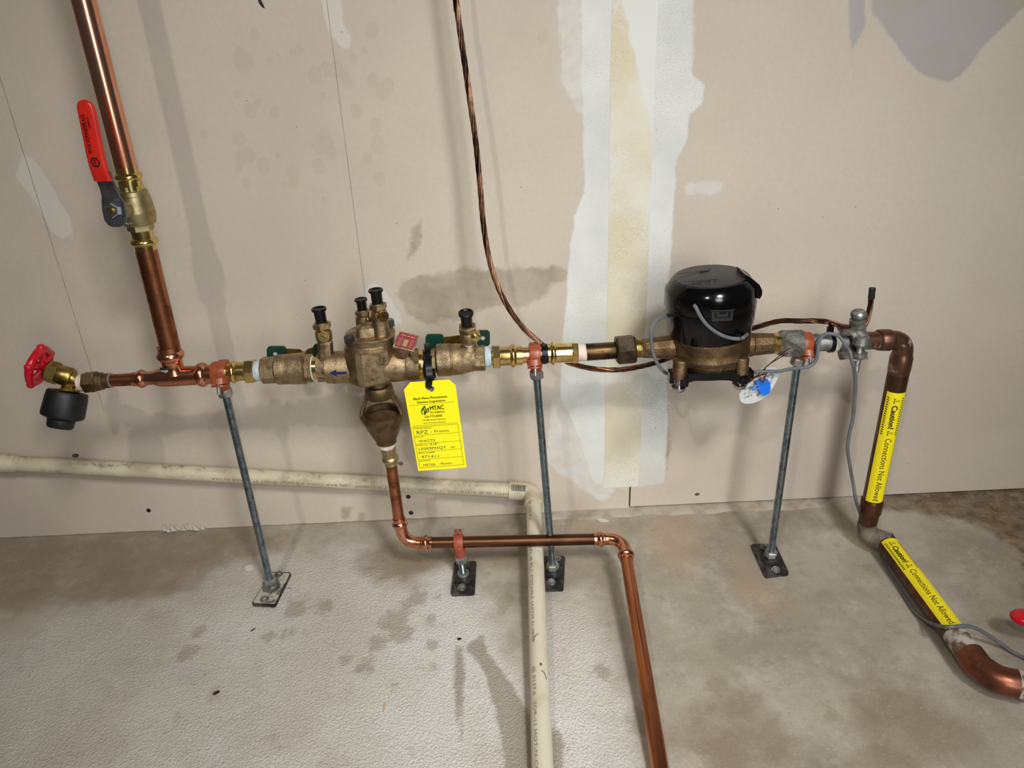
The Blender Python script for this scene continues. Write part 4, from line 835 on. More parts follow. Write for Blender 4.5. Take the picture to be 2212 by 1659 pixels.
# ------------------------------------------------------------------ pipe supports
def thread(mb, A, B, r, pitch=.0017, seg=14):
    n_ = max(2, int((B-A).length/pitch)); pr_ = []
    for i in range(n_): pr_ += [(i/n_, r), ((i+.35)/n_, r), ((i+.6)/n_, r*.86)]
    return lathe(mb, A, B, pr_+[(1, r)], seg)
def support(label, corners, base, hubpx, screws, ctr, axis_d, rp, nutpx, dusty=False, rod_r=.0060, ring_w=.0085, ear='front', clampm=None, short=False, ear_x=0.0):
    cm_ = clampm or m_clamp
    pl_ = [F(q, .006) for q in corners]; b = F(base, .006)
    T = thing('pipe_support', label, 'pipe support', V((b.x, b.y, 0)), 'pipe supports bolted to the floor')
    mb = MB(); cen = sum(pl_, V())/4
    rnd = []
    for i in range(4):
        p0, p1, p2 = pl_[i-1], pl_[i], pl_[(i+1) % 4]; c_ = .0035; a_, d_ = p1+(p0-p1).normalized()*c_, p1+(p2-p1).normalized()*c_
        rnd += [a_, p1+(a_-p1)*.3+(d_-p1)*.3, d_]
    prism(mb, [V((q.x, q.y, .0003)) for q in rnd], (0, 0, .0055)); pt_ = part(T, 'base_plate', mb, m_plate, smooth=False)
    if dusty:
        mb = MB(); prism(mb, [V((cen.x+(q.x-cen.x)*.94, cen.y+(q.y-cen.y)*.94, .0057)) for q in rnd], (0, 0, .0004)); part(pt_, 'dust_film', mb, m_platedust, 'pale dust on top', smooth=False)
    h = F(hubpx, .012); h.z = .0058; mb = MB(); lathe(mb, h, h+zc*.009, [(0, .0150), (.7, .0142), (1, .0128)], 24); part(T, 'hub', mb, m_galvold if dusty else m_hubdark)
    nr = .0108
    mb = MB(); lathe(mb, h+zc*.009, h+zc*(.013 if short else .020), [(0, .010), (1, .0095)] if short else [(0, nr*.93), (.1, nr), (.9, nr), (1, nr*.92)], 18 if short else 6, phase=.4); part(T, 'washer' if short else 'lock_nut', mb, m_galv, smooth=False)
    for q in screws:
        c_ = F(q, .006); mb = MB(); lathe(mb, c_-zc*.0008, c_+zc*.005, [(0, .0055), (.9, .0055), (1, .0045)], 6); lathe(mb, c_-zc*.0008, c_+zc*.0012, [(0, .0076), (1, .0072)], 18); part(pt_, 'screw', mb, m_galv, ang=25)
    nt = P(nutpx) if not short else W(nutpx, ctr.y)
    bot = h+zc*.012; mb = MB(); thread(mb, bot, nt+(nt-bot).normalized()*.006, rod_r); part(T, 'threaded_rod', mb, m_zinc, ang=20)
    up_ = (ctr-nt).normalized(); mb = MB(); lathe(mb, nt-up_*.006, nt+up_*.006, [(0, .0098), (.1, .0108), (.9, .0108), (1, .0098)], 6, phase=.2); part(T, 'lock_nut', mb, m_galv, smooth=False)
    ax_ = V(axis_d).normalized(); u_, v_ = basis(ax_, (0, 0, 1)); mb = MB(); ro = rp+.0042
    lathe(mb, ctr-ax_*ring_w, ctr+ax_*ring_w, [(0, rp), (0, ro*.96), (.12, ro), (.88, ro), (1, ro*.96), (1, rp)], 36, cap=False)
    cl_ = part(T, 'clamp_ring', mb, cm_)
    mb = MB(); sk = ctr-zc*(ro-.003)*1.0; tube(mb, [ctr+(nt-ctr).normalized()*(rp+.001), nt+up_*.010, nt+up_*.004], [.0105, .0085, .0085], 18); part(T, 'rod_socket', mb, cm_)
    if ear == 'front':
        e = ctr+ax_*ear_x+V((0, -ro*.86, -ro*.62)); ed = V((0, -.35, -.94)).normalized()
        mb = MB(); loft(mb, [(e+V((0, .004, .004))-ed*.003, ax_*.0115, V((0, -.0085, .003))), (e+ed*.0005, ax_*.0115, V((0, -.0085, .003)))], 20, 2.3); loft(mb, [(e+ed*.002, ax_*.011, V((0, -.008, .003))), (e+ed*.005, ax_*.011, V((0, -.008, .003)))], 20, 2.3); part(cl_, 'clamp_ear', mb, cm_)
        mb = MB(); lathe(mb, e-ed*.006+V((0, -.003, 0)), e+ed*.015+V((0, -.003, 0)), [(0, .0048), (.25, .0048), (.27, .0028), (1, .0026)], 12); part(cl_, 'screw', mb, m_galv)
        mb = MB(); e2 = ctr+V((0, ro*.9, ro*.5)); rbox(mb, e2, ax_*.008, V((0, .006, 0)), zc*.004, .4); part(cl_, 'clamp_ear', mb, cm_)
    else:
        for k_ in (-1, 1):
            e = ctr+V((0, .003, ro+.0015))+ax_*k_*.0034; mb = MB(); rbox(mb, e, ax_*.0024, V((0, .006, 0)), zc*.0062, .5); part(cl_, 'clamp_ear', mb, cm_)
        mb = MB(); e = ctr+V((0, -ro*.82, -ro*.5)); lathe(mb, e+V((0, .004, .001)), e+V((0, -.003, -.001)), [(0, .007), (.8, .0065), (1, .005)], 16); part(cl_, 'clamp_boss', mb, cm_)
    return T
run = (P((1136, 767))-P((480, 805)))
ctr = P((477, 805)); support('zinc rod pipe support with dust-covered base plate, leftmost of the tall ones', [(586, 1235), (629, 1236), (594, 1307), (543, 1304)], (585, 1266), (585, 1262), [(602, 1241), (571, 1295)], ctr, run, 19*sc(ctr), (486.7, 848), dusty=True, ring_w=.0105)
ctr = P((1155.5, 766)); support('zinc rod pipe support behind the cream pipe, just left of the water meter', [(1175, 1201), (1221, 1201), (1217, 1272), (1177, 1273)], (1193, 1234), (1194, 1231), [(1191, 1258), (1203, 1206)], ctr, run, 18*sc(ctr), (1159, 809), ear_x=-.001)
ctr = P((1738, 743)); support('zinc rod pipe support with black plate at the right of the meter', [(1622, 1175), (1675, 1174), (1705, 1238), (1653, 1244)], (1664, 1206), (1664, 1204), [(1651, 1182), (1676, 1231)], ctr, (1, .0196, 0), 20*sc(ctr), (1723, 781), ear_x=.003)
ctr = D1+(D2-D1)*((W((991, 1172), -.174).x-D1.x)/(D2.x-D1.x))
support('very short pipe support with scuffed black plate under the level drain pipe', [(982, 1212.6), (1029, 1211.6), (1025, 1281), (974, 1283)], (1000, 1246), (1001, 1243), [(998, 1269)], ctr, (1, 0, 0), 12.6*sc(ctr), (996, 1207), ear='top', clampm=m_clampd, short=True, ring_w=.0075)

# ------------------------------------------------------------------ water meter
Z7 = lambda x, y: (1380+x/4.609, 540+y/4.609)
A, B = P((1534, 598)), P((1532, 812)); ms = sc(A.lerp(B, .5)); ym = A.y
tm = lambda y: (540+y/4.609-598)/214.0
MT = thing('water_meter', 'bronze water meter with tall black register housing', 'water meter', P((1532, 800)))
r7 = lambda v: v/4.609*ms
u_, v_ = basis(B-A)
mb = MB(); lathe(mb, A, B, [(tm(505), r7(436)), (tm(520), r7(438)), (tm(640), r7(423)), (tm(810), r7(391)), (tm(850), r7(380))], 56); hs = part(MT, 'register_housing', mb, m_black)
mb = MB(); lathe(mb, A, B, [(tm(268), r7(200)), (tm(262), r7(352)), (tm(270), r7(366)), (tm(345), r7(428)), (tm(360), r7(432)), (tm(498), r7(442)), (tm(504), r7(440)), (tm(508), r7(430))], 56, cap=True); lid = part(MT, 'lid', mb, m_black)
mb = MB(); lathe(mb, A, B, [(tm(272), r7(345)), (tm(256), r7(345)), (tm(254), r7(340))], 56); part(lid, 'lid_face', mb, m_lid, 'matt charcoal lid face')
top = A.lerp(B, tm(253)); lp = lambda px, py: F(Z7(px, py), top.z)
mb = MB()
for a, b, wd in (((430, 322), (1080, 262), .0008), ((385, 240), (600, 210), .0007)):
    p0, p1 = lp(*a), lp(*b); d = (p1-p0).normalized(); n_ = V((-d.y, d.x, 0))*wd; prism(mb, [p0-n_, p1-n_, p1+n_, p0+n_], zc*.0003)
part(lid, 'lid_groove', mb, m_soothole, smooth=False)
mb = MB(); q = [lp(*p_) for p_ in ((600, 218), (690, 210), (712, 192), (700, 168), (660, 168), (625, 188))]; prism(mb, q, zc*.0013); part(lid, 'thumb_tab', mb, m_lid, smooth=False)
mb = MB()
for i in range(12):
    a = lp(530+i*27, 340-i*2.6); 
    if i in (4, 7): continue
    e1 = lp(546+i*27, 338-i*2.6)-a; e2 = lp(536+i*27, 320-i*2.6)-a
    tube(mb, [a, a+e1*.2+e2, a+e1*.7+e2*.9, a+e1*.5+e2*.1][:3 if i % 2 else 4], .0004, 5)
tube(mb, catmull([lp(880, 322), lp(905, 300), (lp(915, 325)), lp(940, 295), lp(955, 312), lp(985, 292), lp(1020, 285)], 4), .0004, 5)
part(lid, 'moulded_script', mb, m_soothole)
# hinge hook on the right
hx = lambda x, y, d_=0: W(Z7(x, y), ym+d_)
mb = MB(); outl = [(1060, 245), (1105, 268), (1200, 345), (1230, 405), (1226, 450), (1205, 488), (1175, 480), (1165, 462), (1140, 462), (1120, 420), (1060, 380)]
prism(mb, [hx(*q, -.030) for q in outl], (0, .040, 0)); part(lid, 'hinge_lug', mb, m_black, smooth=False)
mb = MB(); fc = lambda a_deg, y, dr=0: A.lerp(B, tm(y))+V((math.sin(math.radians(a_deg))*(r7(437-(y-505)*.14)+dr), -math.cos(math.radians(a_deg))*(r7(437-(y-505)*.14)+dr), 0))
# socket on the front of the housing
for a0, a1, y0, y1, d_ in ((-14, 14, 428, 440, .0022), (-13, 13, 448, 540, .0008)):
    pts = [fc(a, y, d_) for y in (y0, y1) for a in np.linspace(a0, a1, 9)]; mb.add(pts, [(i, i+1, i+10, i+9) for i in range(8)])
sk = part(hs, 'socket_panel', mb, m_lid, 'dark grey socket panel')
mb = MB()
for a0, a1, y0, y1 in ((-4, 4, 430, 470), (-9, -7, 455, 500), (7, 9, 455, 500), (-9, 9, 500, 506), (-6, 6, 545, 552)):
    pts = [fc(a, y, .0016) for y in (y0, y1) for a in np.linspace(a0, a1, 5)]; mb.add(pts, [(i, i+1, i+6, i+5) for i in range(4)])
part(hs, 'latch', mb, m_black)
# bronze case
mb = MB(); lathe(mb, A, B, [(tm(806), r7(376)), (tm(798), r7(388)), (tm(804), r7(394)), (tm(900), r7(391)), (tm(955), r7(386)), (tm(963), r7(391)), (tm(982), r7(391)), (tm(990), r7(372)), (tm(1092), r7(364)), (tm(1104), r7(350)), (tm(1105), r7(300))], 56); cs = part(MT, 'case', mb, m_bronzeb)
for bx, by, dyv in ((415, 1090, -.058), (1030, 1065, -.046)):
    c_ = W(Z7(bx, by), ym+dyv); c2 = c_-zc*.027; mb = MB(); lathe(mb, c_, c2, [(-.06, .005), (0, .0088), (.1, .0102), (1, .0108)], 22); part(cs, 'bolt_boss', mb, m_bronzeb)
    mb = MB(); thread(mb, c2+zc*.002, c2-zc*.016, .0055); lathe(mb, c2-zc*.0155, c2-zc*.019, [(0, .0105), (1, .0105)], 20); lathe(mb, c2-zc*.019, c2-zc*.023, [(0, .0078), (1, .0078)], 6); part(cs, 'bolt', mb, m_steel)
L0_, L1_ = P((1368, 753.5)), P((1460, 749)); mb = MB(); lpx(mb, 0, 0, [(0, 19), (.14, 19.5), (.18, 20.5), (.9, 27.5), (1.2, 30)], A=L0_, B=L1_, seg=10); part(cs, 'inlet', mb, m_bronzeb, ang=20)
mb = MB(); a_, b_ = P((1366, 753.6)), P((1385, 752.6)); 
lpx(mb, 0, 0, [q for i in range(6) for q in ((i/6, 20.5), ((i+.4)/6, 20.5), ((i+.6)/6, 19))], A=a_, B=b_); part(cs, 'inlet_thread', mb, m_olive)
R0_, R1_p = P((1600, 745)), P((1672, 741.5)); mb = MB(); lpx(mb, 0, 0, [(-.3, 29), (.1, 27.5), (.3, 27), (.34, 25.5), (.98, 22.5), (1, 22)], A=R0_, B=R1_p, seg=10); part(cs, 'outlet', mb, m_bronzeb, ang=20)
mb = MB(); a_, b_ = P((1668, 742)), P((1688, 741)); lpx(mb, 0, 0, [q for i in range(6) for q in ((i/6, 22.5), ((i+.4)/6, 22.5), ((i+.6)/6, 21))], A=a_, B=b_); part(cs, 'outlet_thread', mb, m_brass, 'shiny brass thread')
# black bottom plate
bb = A.lerp(B, tm(1104)); mb = MB(); lathe(mb, bb+zc*.001, bb-zc*.008, [(0, r7(340)), (.8, r7(340)), (1, r7(325))], 40)
zz = bb.z
for x0_, x1_, y0_, y1_, dy_ in ((300, 346, 1200, 1312, -.05), (412, 482, 1245, 1350, -.06), (1062, 1124, 1185, 1290, -.03), (1000, 1070, 1240, 1325, -.052)):
    p0, p1 = W(Z7(x0_, y0_), ym+dy_), W(Z7(x1_, y1_), ym+dy_); c_ = (p0+p1)/2; rbox(mb, c_, V(((p1.x-p0.x)/2, 0, 0)), V((0, .008, 0)), V((0, 0, (p0.z-p1.z)/2)), .35)
arch = [(470, 1235), (950, 1225), (1010, 1245), (1010, 1320), (960, 1318), (900, 1300), (820, 1298), (700, 1304), (560, 1304), (500, 1320), (470, 1345)]
prism(mb, [W(Z7(*q), ym-.062) for q in arch], (0, .02, 0)); part(MT, 'bottom_plate', mb, m_black, smooth=True)

# ------------------------------------------------------------------ right of the meter
Z8 = lambda x, y: (1600+x/5.369, 600+y/5.369)
mb = MB(); A_, B_ = P(Z8(425, 765)), P(Z8(690, 757)); lpx(mb, 0, 0, [(0, 25), (.1, 28), (.3, 33), (.95, 33), (1, 30)], A=A_, B=B_, seg=6, phase=.15); solo('union_nut', mb, m_galvold, 'grey galvanised union nut on the right of the water meter', 'nut', smooth=False)
mb = MB(); A_, B_ = P(Z8(660, 757)), P(Z8(1215, 740)); lpx(mb, 0, 0, [(0, 19.5), (1, 19.5)], A=A_, B=B_); solo('galvanised_nipple', mb, m_galv, 'silvery galvanised pipe nipple between right clamp and ground clamp', 'pipe fitting')
mb = MB(); A_, B_ = P(Z8(1030, 746)), P(Z8(1122, 742)); lpx(mb, 0, 0, bul(0, .5, 20, 21.4)+bul(.5, 1, 20, 21.8), A=A_, B=B_); solo('tape_wrap', mb, m_white, 'white thread tape wrapped on the galvanised nipple', 'tape')
mb = MB(); A_, B_ = P(Z8(1190, 740)), P(Z8(1660, 724)); lpx(mb, 0, 0, [(0, 19), (1, 19.5)], A=A_, B=B_); solo('copper_pipe', mb, m_elbow, 'whitish-stained copper pipe between the ground clamp and upper elbow', 'pipe')
ea, kc, eb = P(Z8(1590, 722)), P((1949, 733)), P((1939, 812))
RX = P((1934, 838)); RB = P((1890.5, 1068)); RX2 = V((RX.x, RX.y, RX.z)); kc = V((RX.x-.0005, RX.y, P((1949, 735)).z)); eb = V((RX.x, RX.y, P((1937, 806)).z))
elbow('copper_elbow', 'brown paint-spotted elbow at the top of the right riser', ea, kc, eb, 21.0, m_elbow, bead=False, bend=.5)
RB = V((RX.x, RX.y, P((1886, 1084)).z))
RT = thing('riser_pipe', 'dark brown copper riser pipe wearing an upright yellow caution label', 'pipe', RB)
rr_ = 20.8*sc(P((1915, 950))); mb = MB(); lathe(mb, RB, eb+zc*.012, [(0, rr_), (1, rr_)], 36); part(RT, 'tube', mb, m_riser)
def caution(T, A, B, r, face, flip, w_=.030, yof=-.11):
    """a printed vinyl strip wrapped on the pipe A->B; face = direction the strip looks, text runs A->B"""
    d = (B-A).normalized(); L = (B-A).length; face = V(face); face = (face-d*face.dot(d)).normalized(); sdv = d.cross(face).normalized()
    if sdv.dot(V((1, 0, 0))) < 0: sdv = -sdv
    # letters' tops point to +sdv (to the right) because the text reads downwards
    pt_ = lambda x, y, o=.0004: A+d*x+(face*math.cos(y/r)+sdv*math.sin(y/r))*(r+o)
    mb = MB(); n_ = 10
    for i in range(n_+1): mb.v += [pt_(0, -w_/2+w_*i/n_), pt_(L, -w_/2+w_*i/n_)]
    mb.f = [(2*i, 2*i+1, 2*i+3, 2*i+2) for i in range(n_)]; lab = part(T, 'caution_label', mb, m_yellowl, 'yellow caution label')
    mb = MB(); O2 = .0008; yo = w_*yof
    text_map(mb, 'Caution!', lambda x, y: pt_(L*.105+x, yo+y, O2), L*.205, w_*.27, .07)
    text_map(mb, 'Connections Not Allowed', lambda x, y: pt_(L*.395+x, yo+y, O2), L*.585, w_*.30, .0)
    for t0 in (.045, .325):
        tri = [(0, -.16), (0, .2), (.33, .02)]; c_ = L*t0-.001; h_ = L*.055
        ang3 = [(c_+h_*.5+h_*.62*math.sin(a)*.8, yo+w_*.13+w_*.2*math.cos(a)) for a in (0, 2.0944, 4.18879)]
        inn = [(c_+h_*.5+h_*.62*math.sin(a)*.8*.72, yo+w_*.13+w_*.2*.68*math.cos(a)) for a in (0, 2.0944, 4.18879)]
        o_ = len(mb.v); mb.v += [pt_(*q, O2) for q in ang3+inn]; mb.f += [(o_+i, o_+(i+1) % 3, o_+3+(i+1) % 3, o_+3+i) for i in range(3)]
        o_ = len(mb.v); cxx, cyy = c_+h_*.5, yo+w_*.13; mb.v += [pt_(cxx-.0004, cyy-.001, O2), pt_(cxx+.0004, cyy-.001, O2), pt_(cxx+.0004, cyy+.0018, O2), pt_(cxx-.0004, cyy+.0018, O2)]; mb.f.append((o_, o_+1, o_+2, o_+3))
    for s_ in (-.36, .36):
        nst = 17
        for i in range(nst):
            x0_ = L*(.04+.335*i/nst); o_ = len(mb.v); e = L*.0085
            mb.v += [pt_(x0_, w_*s_-w_*.05, O2), pt_(x0_+e, w_*s_-w_*.05, O2), pt_(x0_+e*1.8, w_*s_+w_*.05, O2), pt_(x0_+e*.8, w_*s_+w_*.05, O2)]; mb.f.append((o_, o_+1, o_+2, o_+3))
    part(lab, 'lettering', mb, m_ink, smooth=False)
la = V((RX.x, RX.y, P((1935, 840)).z)); lb = V((RX.x, RX.y, P((1888, 1075)).z))
caution(RT, la, lb, rr_, (-.24, -.9, .0), False, .030)
# foot of the riser, dusty double elbow, hose clamp and the sloping floor pipe
fo = V((RX.x, RX.y, 0))
z0 = RB.z
print('riser foot z', z0, 'x,y', RX.x, RX.y)
FP0 = F((1914, 1171), .030); FP1 = F((2058, 1362), .030); FP2 = F((2098, 1418), .030)
ez = .030
e0 = V((RX.x, RX.y, z0+.006)); e1 = V((RX.x, RX.y, ez)); e2 = V((FP0.x, FP0.y, ez))
T = thing('dusty_elbow', 'dust-covered elbow at the foot of the right riser', 'pipe fitting', V((RX.x, RX.y, .01)))
mb = MB(); lathe(mb, e0, e0-zc*(e0.z-ez)*.62, [(0, rr_*1.05), (.05, rr_*1.13), (.55, rr_*1.13), (.6, rr_*1.02), (1, rr_*.98)], 32); part(T, 'socket', mb, m_riser, 'brown upper socket')
dd_ = (e2-e1).normalized(); pts = [e1+zc*.022]+[e1+zc*.02*(1-x)**2+dd_*.024*x*x for x in [i/8 for i in range(9)]]+[e2-dd_*.012]
mb = MB(); tube(mb, pts, rr_*1.02, 26); lathe(mb, e2-dd_*.022, e2+dd_*.002, [(0, rr_*1.02), (.1, rr_*1.12), (.95, rr_*1.12), (1, rr_)], 30); part(T, 'bend', mb, m_dustgrey)
HC = thing('hose_clamp', 'steel band clamp holding the grey cable at the dusty elbow', 'clamp', e2-zc*.02)
mb = MB(); lathe(mb, e2-dd_*.003, e2+dd_*.006, [(0, rr_*1.12), (0, rr_*1.18), (1, rr_*1.18), (1, rr_*1.1)], 36, cap=False); part(HC, 'band', mb, m_galv)
hcp = F((1886, 1172), .018); mb = MB(); lathe(mb, hcp+V((-.006, .006, 0)), hcp+V((.010, -.010, 0)), [(0, .0052), (.5, .0052), (.5, .0036), (1, .0036)], 8); rbox(mb, hcp+V((.006, .002, .002)), (.007, 0, 0), (0, .006, 0), (0, 0, .004)); part(HC, 'screw_housing', mb, m_galvold)
FT = thing('floor_pipe', 'dark brown copper pipe on the floor wearing a slanting yellow caution label', 'pipe', (FP0+FP1)/2-zc*.02)
fr2 = 21.5*sc(FP0); d_ = (FP1-FP0).normalized(); mb = MB(); lathe(mb, e2-d_*.004, FP2, [(0, fr2*.98), (1, fr2)], 36); part(FT, 'tube', mb, m_dust)
l0 = F((1921, 1180), .030); l1 = F((2064, 1370), .030)
pj = lambda q: e2+(FP2-e2)*((q-e2).dot(FP2-e2)/(FP2-e2).length_squared)
caution(FT, pj(l0), pj(l1), fr2, (-.145, -.056, .987), False, .030, -.2)
mb = MB(); q0 = pj(F((2063, 1372), .030)); lathe(mb, q0, FP2+d_*.004, [(0, fr2*1.01), (.5, fr2*1.03), (1, fr2*1.05)], 32); part(FT, 'whitish_crust', mb, m_whitewash, 'whitish mineral crust')
k2 = F((2128, 1462), .030); end = F((2262, 1486), .030)
e_a = FP2; mb = MB(); pts = catmull([FP2-d_*.004, FP2+d_*.018, F((2122, 1446), .030), F((2158, 1468), .030), F((2200, 1478), .030)], 8)
EL = thing('bare_elbow', 'reddish brown copper elbow lying at the lower right edge', 'pipe fitting', F((2140, 1460), .005))
tube(mb, pts, fr2*1.12, 30); part(EL, 'bend', mb, m_floorcopper if False else mat('rubbed_brown_copper', (128, 78, 56), .34, .8, (92, 56, 44), 22, .4, .62, rough2=.5))
mb = MB(); lathe(mb, F((2196, 1477), .03), F((2222, 1482), .03), [(0, fr2*1.12), (.2, fr2*1.2), (.9, fr2*1.2), (1, fr2*1.1)], 30); part(EL, 'socket', mb, m_whitewash, 'whitish crusted socket')
mb = MB(); a_ = F((2215, 1481), .03); lathe(mb, a_, a_+V((.22, -.035, 0)), [(0, fr2), (1, fr2)], 28); solo('copper_pipe', mb, m_dust, 'brown copper pipe leaving the frame at the lower right corner', 'pipe')
# red lever at the right edge
LE = thing('red_lever', 'tip of a glossy red valve lever at the right edge', 'valve lever', F((2230, 1345), .0))
a_ = F((2181, 1329), .05); dirv = (F((2300, 1350), .05)-a_).normalized(); nv = V((-dirv.y, dirv.x, 0))
mb = MB(); loft(mb, [(a_+dirv*x, nv*h_, zc*.55*h_+V((0, 0, .0))) for x, h_ in ((0, .001), (.0015, .006), (.005, .0105), (.012, .0145), (.022, .0165), (.05, .017), (.10, .016))], 24, 2.3); sl_ = part(LE, 'lever_sleeve', mb, m_redpaint)
mb = MB(); loft(mb, [(a_+dirv*.085, nv*.011, zc*.002), (a_+dirv*.17, nv*.011, zc*.002)], 16, 5); part(LE, 'lever', mb, m_leversteel)
hb_ = a_+dirv*.165; mb = MB(); lathe(mb, V((hb_.x, hb_.y, 0)), hb_+zc*.006, [(0, .018), (.5, .018), (.6, .008), (1, .007)], 18); part(LE, 'valve_stem', mb, m_olive)

# ------------------------------------------------------------------ ground wire and clamp
def stranded(mb, pts, r, n_=7, turns=60.0, seg=6):
    U = frames(pts); L = 0; sr = r*.42
    for k_ in range(n_-1):
        path = []; L = 0
        for i, p_ in enumerate(pts):
            if i: L += (pts[i]-pts[i-1]).length
            a = 2*math.pi*k_/(n_-1)+L*turns; u, v = U[i]; path.append(p_+(u*math.cos(a)+v*math.sin(a))*r*.62)
        tube(mb, path, sr, seg)
    return tube(mb, pts, r*.45, 6)
gp = [V((W((978, -60), -.085).x-.05, -.06, 1.95)), V((W((978, -60), -.085).x-.02, -.07, 1.4)), W((978, -60), -.085), W((985, 0), -.087), W((993, 60), -.09), W((1003, 130), -.092), W((1015, 215), -.097), W((1027, 300), -.1), W((1037, 400), -.105), W((1045, 490), -.112), W((1058, 565), -.12), W((1078, 625), -.128), W((1103, 672), -.135), W((1132, 710), -.142), W((1158, 733), -.146), P((1172, 745), .012),
      P((1190, 757), .026), P((1212, 773), .03), P((1233, 785), .028), P((1275, 795.5), .02), P((1311, 799), .016), P((1347, 798), .018), P((1383, 792), .03), P((1425, 781), .055), P((1480, 760), .085), P((1540, 735), .095), P((1590, 718), .085),
      P((1620, 711), .06), P((1656, 700), .045), P((1689, 693), .035), P((1730, 693.5), .02), P((1764, 693), .01), P((1786, 695), .0), P((1805, 700), -.004), P((1823, 706), -.006), P((1842, 706), -.004), P((1858, 707), .0), P((1867, 703), .002), P((1874, 689), .004), P((1879, 665), .006), P((1882, 645), .006)]
GW = thing('ground_wire', 'stranded brown copper ground wire hanging from above to the ground clamp', 'wire', P((1172, 745), .01))
mb = MB(); stranded(mb, catmull(gp, 9), .0040); part(GW, 'strands', mb, m_browncu)
mb = MB(); stranded(mb, [gp[-1].lerp(P((1884.5, 623), .007), i/8) for i in range(9)], .0046); lathe(mb, gp[-1].lerp(P((1884.5, 623), .007), .1), P((1884.5, 622), .007), [(0, .003), (.2, .0046), (1, .0048)], 9); part(GW, 'blackened_end', mb, m_soothole, 'sooty black wire end')
def tie(label, c_, ax_, r, head, w_=.0028, tail=None):
    T = thing('cable_tie', label, 'cable tie', c_); ax_ = V(ax_).normalized(); u, v = basis(ax_, (0, -1, 0)); mb = MB()
    strip(mb, [c_+(u*math.cos(a)+v*math.sin(a))*r for a in [2*math.pi*i/36 for i in range(37)]], w_, .0008, (0, -1, .01)); part(T, 'strap', mb, m_tie)
    mb = MB(); rbox(mb, head, ax_*(w_+.0018), (0, .003, 0), (0, 0, .0052), .35); part(T, 'head', mb, m_tie)
    if tail: mb = MB(); strip(mb, tail, w_*.8, .0006, (0, -1, 0)); part(T, 'tail', mb, m_tie)
    return T
c_ = P((1176, 764)); tie('black cable tie strapping the copper wire beside the middle clamp', c_, run, 20.5*sc(c_), W((1176.5, 776), c_.y-20.5*sc(c_)-.001), .0042, [W((1176, 770), c_.y-.0165), W((1175.5, 786), c_.y-.0155)])
c_ = P((1793.5, 739)); r_ = 21.5*sc(c_); tie('small black cable tie on the galvanised nipple with its tail up', c_, (1, .02, 0), r_, P((1793.5, 712), -.004), .0028, [P((1793.5, 710), -.004), P((1793.5, 696), -.006)])
# ground clamp
GC = thing('ground_clamp', 'grey galvanised ground clamp with upright screw gripping the pipe', 'clamp', P((1850, 740)))
cg = P((1852, 735)); rg_ = 20*sc(cg); xx = V((1, .02, 0)); g = lambda x, y, d_: P(Z8(x, y), d_)
mb = MB(); loft(mb, [(g(1165, 618, -.006), V((.004, 0, 0)), V((0, .012, .003))), (g(1230, 618, -.008), V((.004, 0, -.004)), V((0, .015, 0))), (g(1275, 680, -.010), V((.004, 0, -.012)), V((0, .014, 0))), (g(1330, 700, -.012), V((.003, 0, -.017)), V((0, .013, 0))), (g(1410, 700, -.012), V((.003, 0, -.017)), V((0, .013, 0))), (g(1470, 715, -.012), V((.004, 0, -.014)), V((0, .012, 0))), (g(1482, 735, -.012), V((.002, 0, -.008)), V((0, .009, 0)))], 20, 3); part(GC, 'upper_jaw', mb, m_galvold)
mb = MB(); lathe(mb, g(1355, 640, -.006), g(1350, 480, -.006), [(0, .0125), (.35, .0118), (.6, .0108), (.72, .0104), (.75, .0112), (1, .0105)], 20); part(GC, 'wire_collar', mb, m_galvold)
mb = MB(); thread(mb, g(1352, 500, -.006), g(1365, 440, -.006), .006); ball(mb, g(1368, 425, -.006), V((.0118, 0, 0)), V((0, .0118, 0)), zc*.0085, 20, 10); rbox(mb, g(1368, 400, -.012), V((.0085, 0, .002)), V((0, .004, 0)), V((0, 0, .0012))); part(GC, 'top_screw', mb, m_galv)
mb = MB(); ja = g(1400, 720, -.024); lathe(mb, ja+zc*.006, ja-zc*.006, [(0, .006), (.1, .0105), (1, .0115)], 18); thread(mb, ja+zc*.002, W(Z8(1335, 1090), ja.y), .0044); lb_ = W(Z8(1375, 880), ja.y); lathe(mb, lb_+zc*.002, lb_-zc*.004, [(0, .0115), (1, .0105)], 20); part(GC, 'clamp_screw', mb, m_galv)
mb = MB(); loft(mb, [(g(1150, 895, -.002), V((.003, 0, 0)), V((0, .006, .006))), (g(1200, 870, -.006), V((.006, 0, 0)), V((0, .014, .004))), (g(1260, 870, -.012), V((.004, 0, 0)), V((0, .016, .006))), (g(1330, 880, -.018), V((.004, 0, 0)), V((0, .012, .006))), (g(1430, 885, -.022), V((.004, 0, 0)), V((0, .009, .005)))], 16, 3)
tube(mb, [cg+V((-.012, 0, 0))+V((0, -math.cos(a), math.sin(a)))*(rg_+.003) for a in [math.radians(-60-i*20) for i in range(8)]], .006, 10); part(GC, 'lower_jaw', mb, m_galvold)

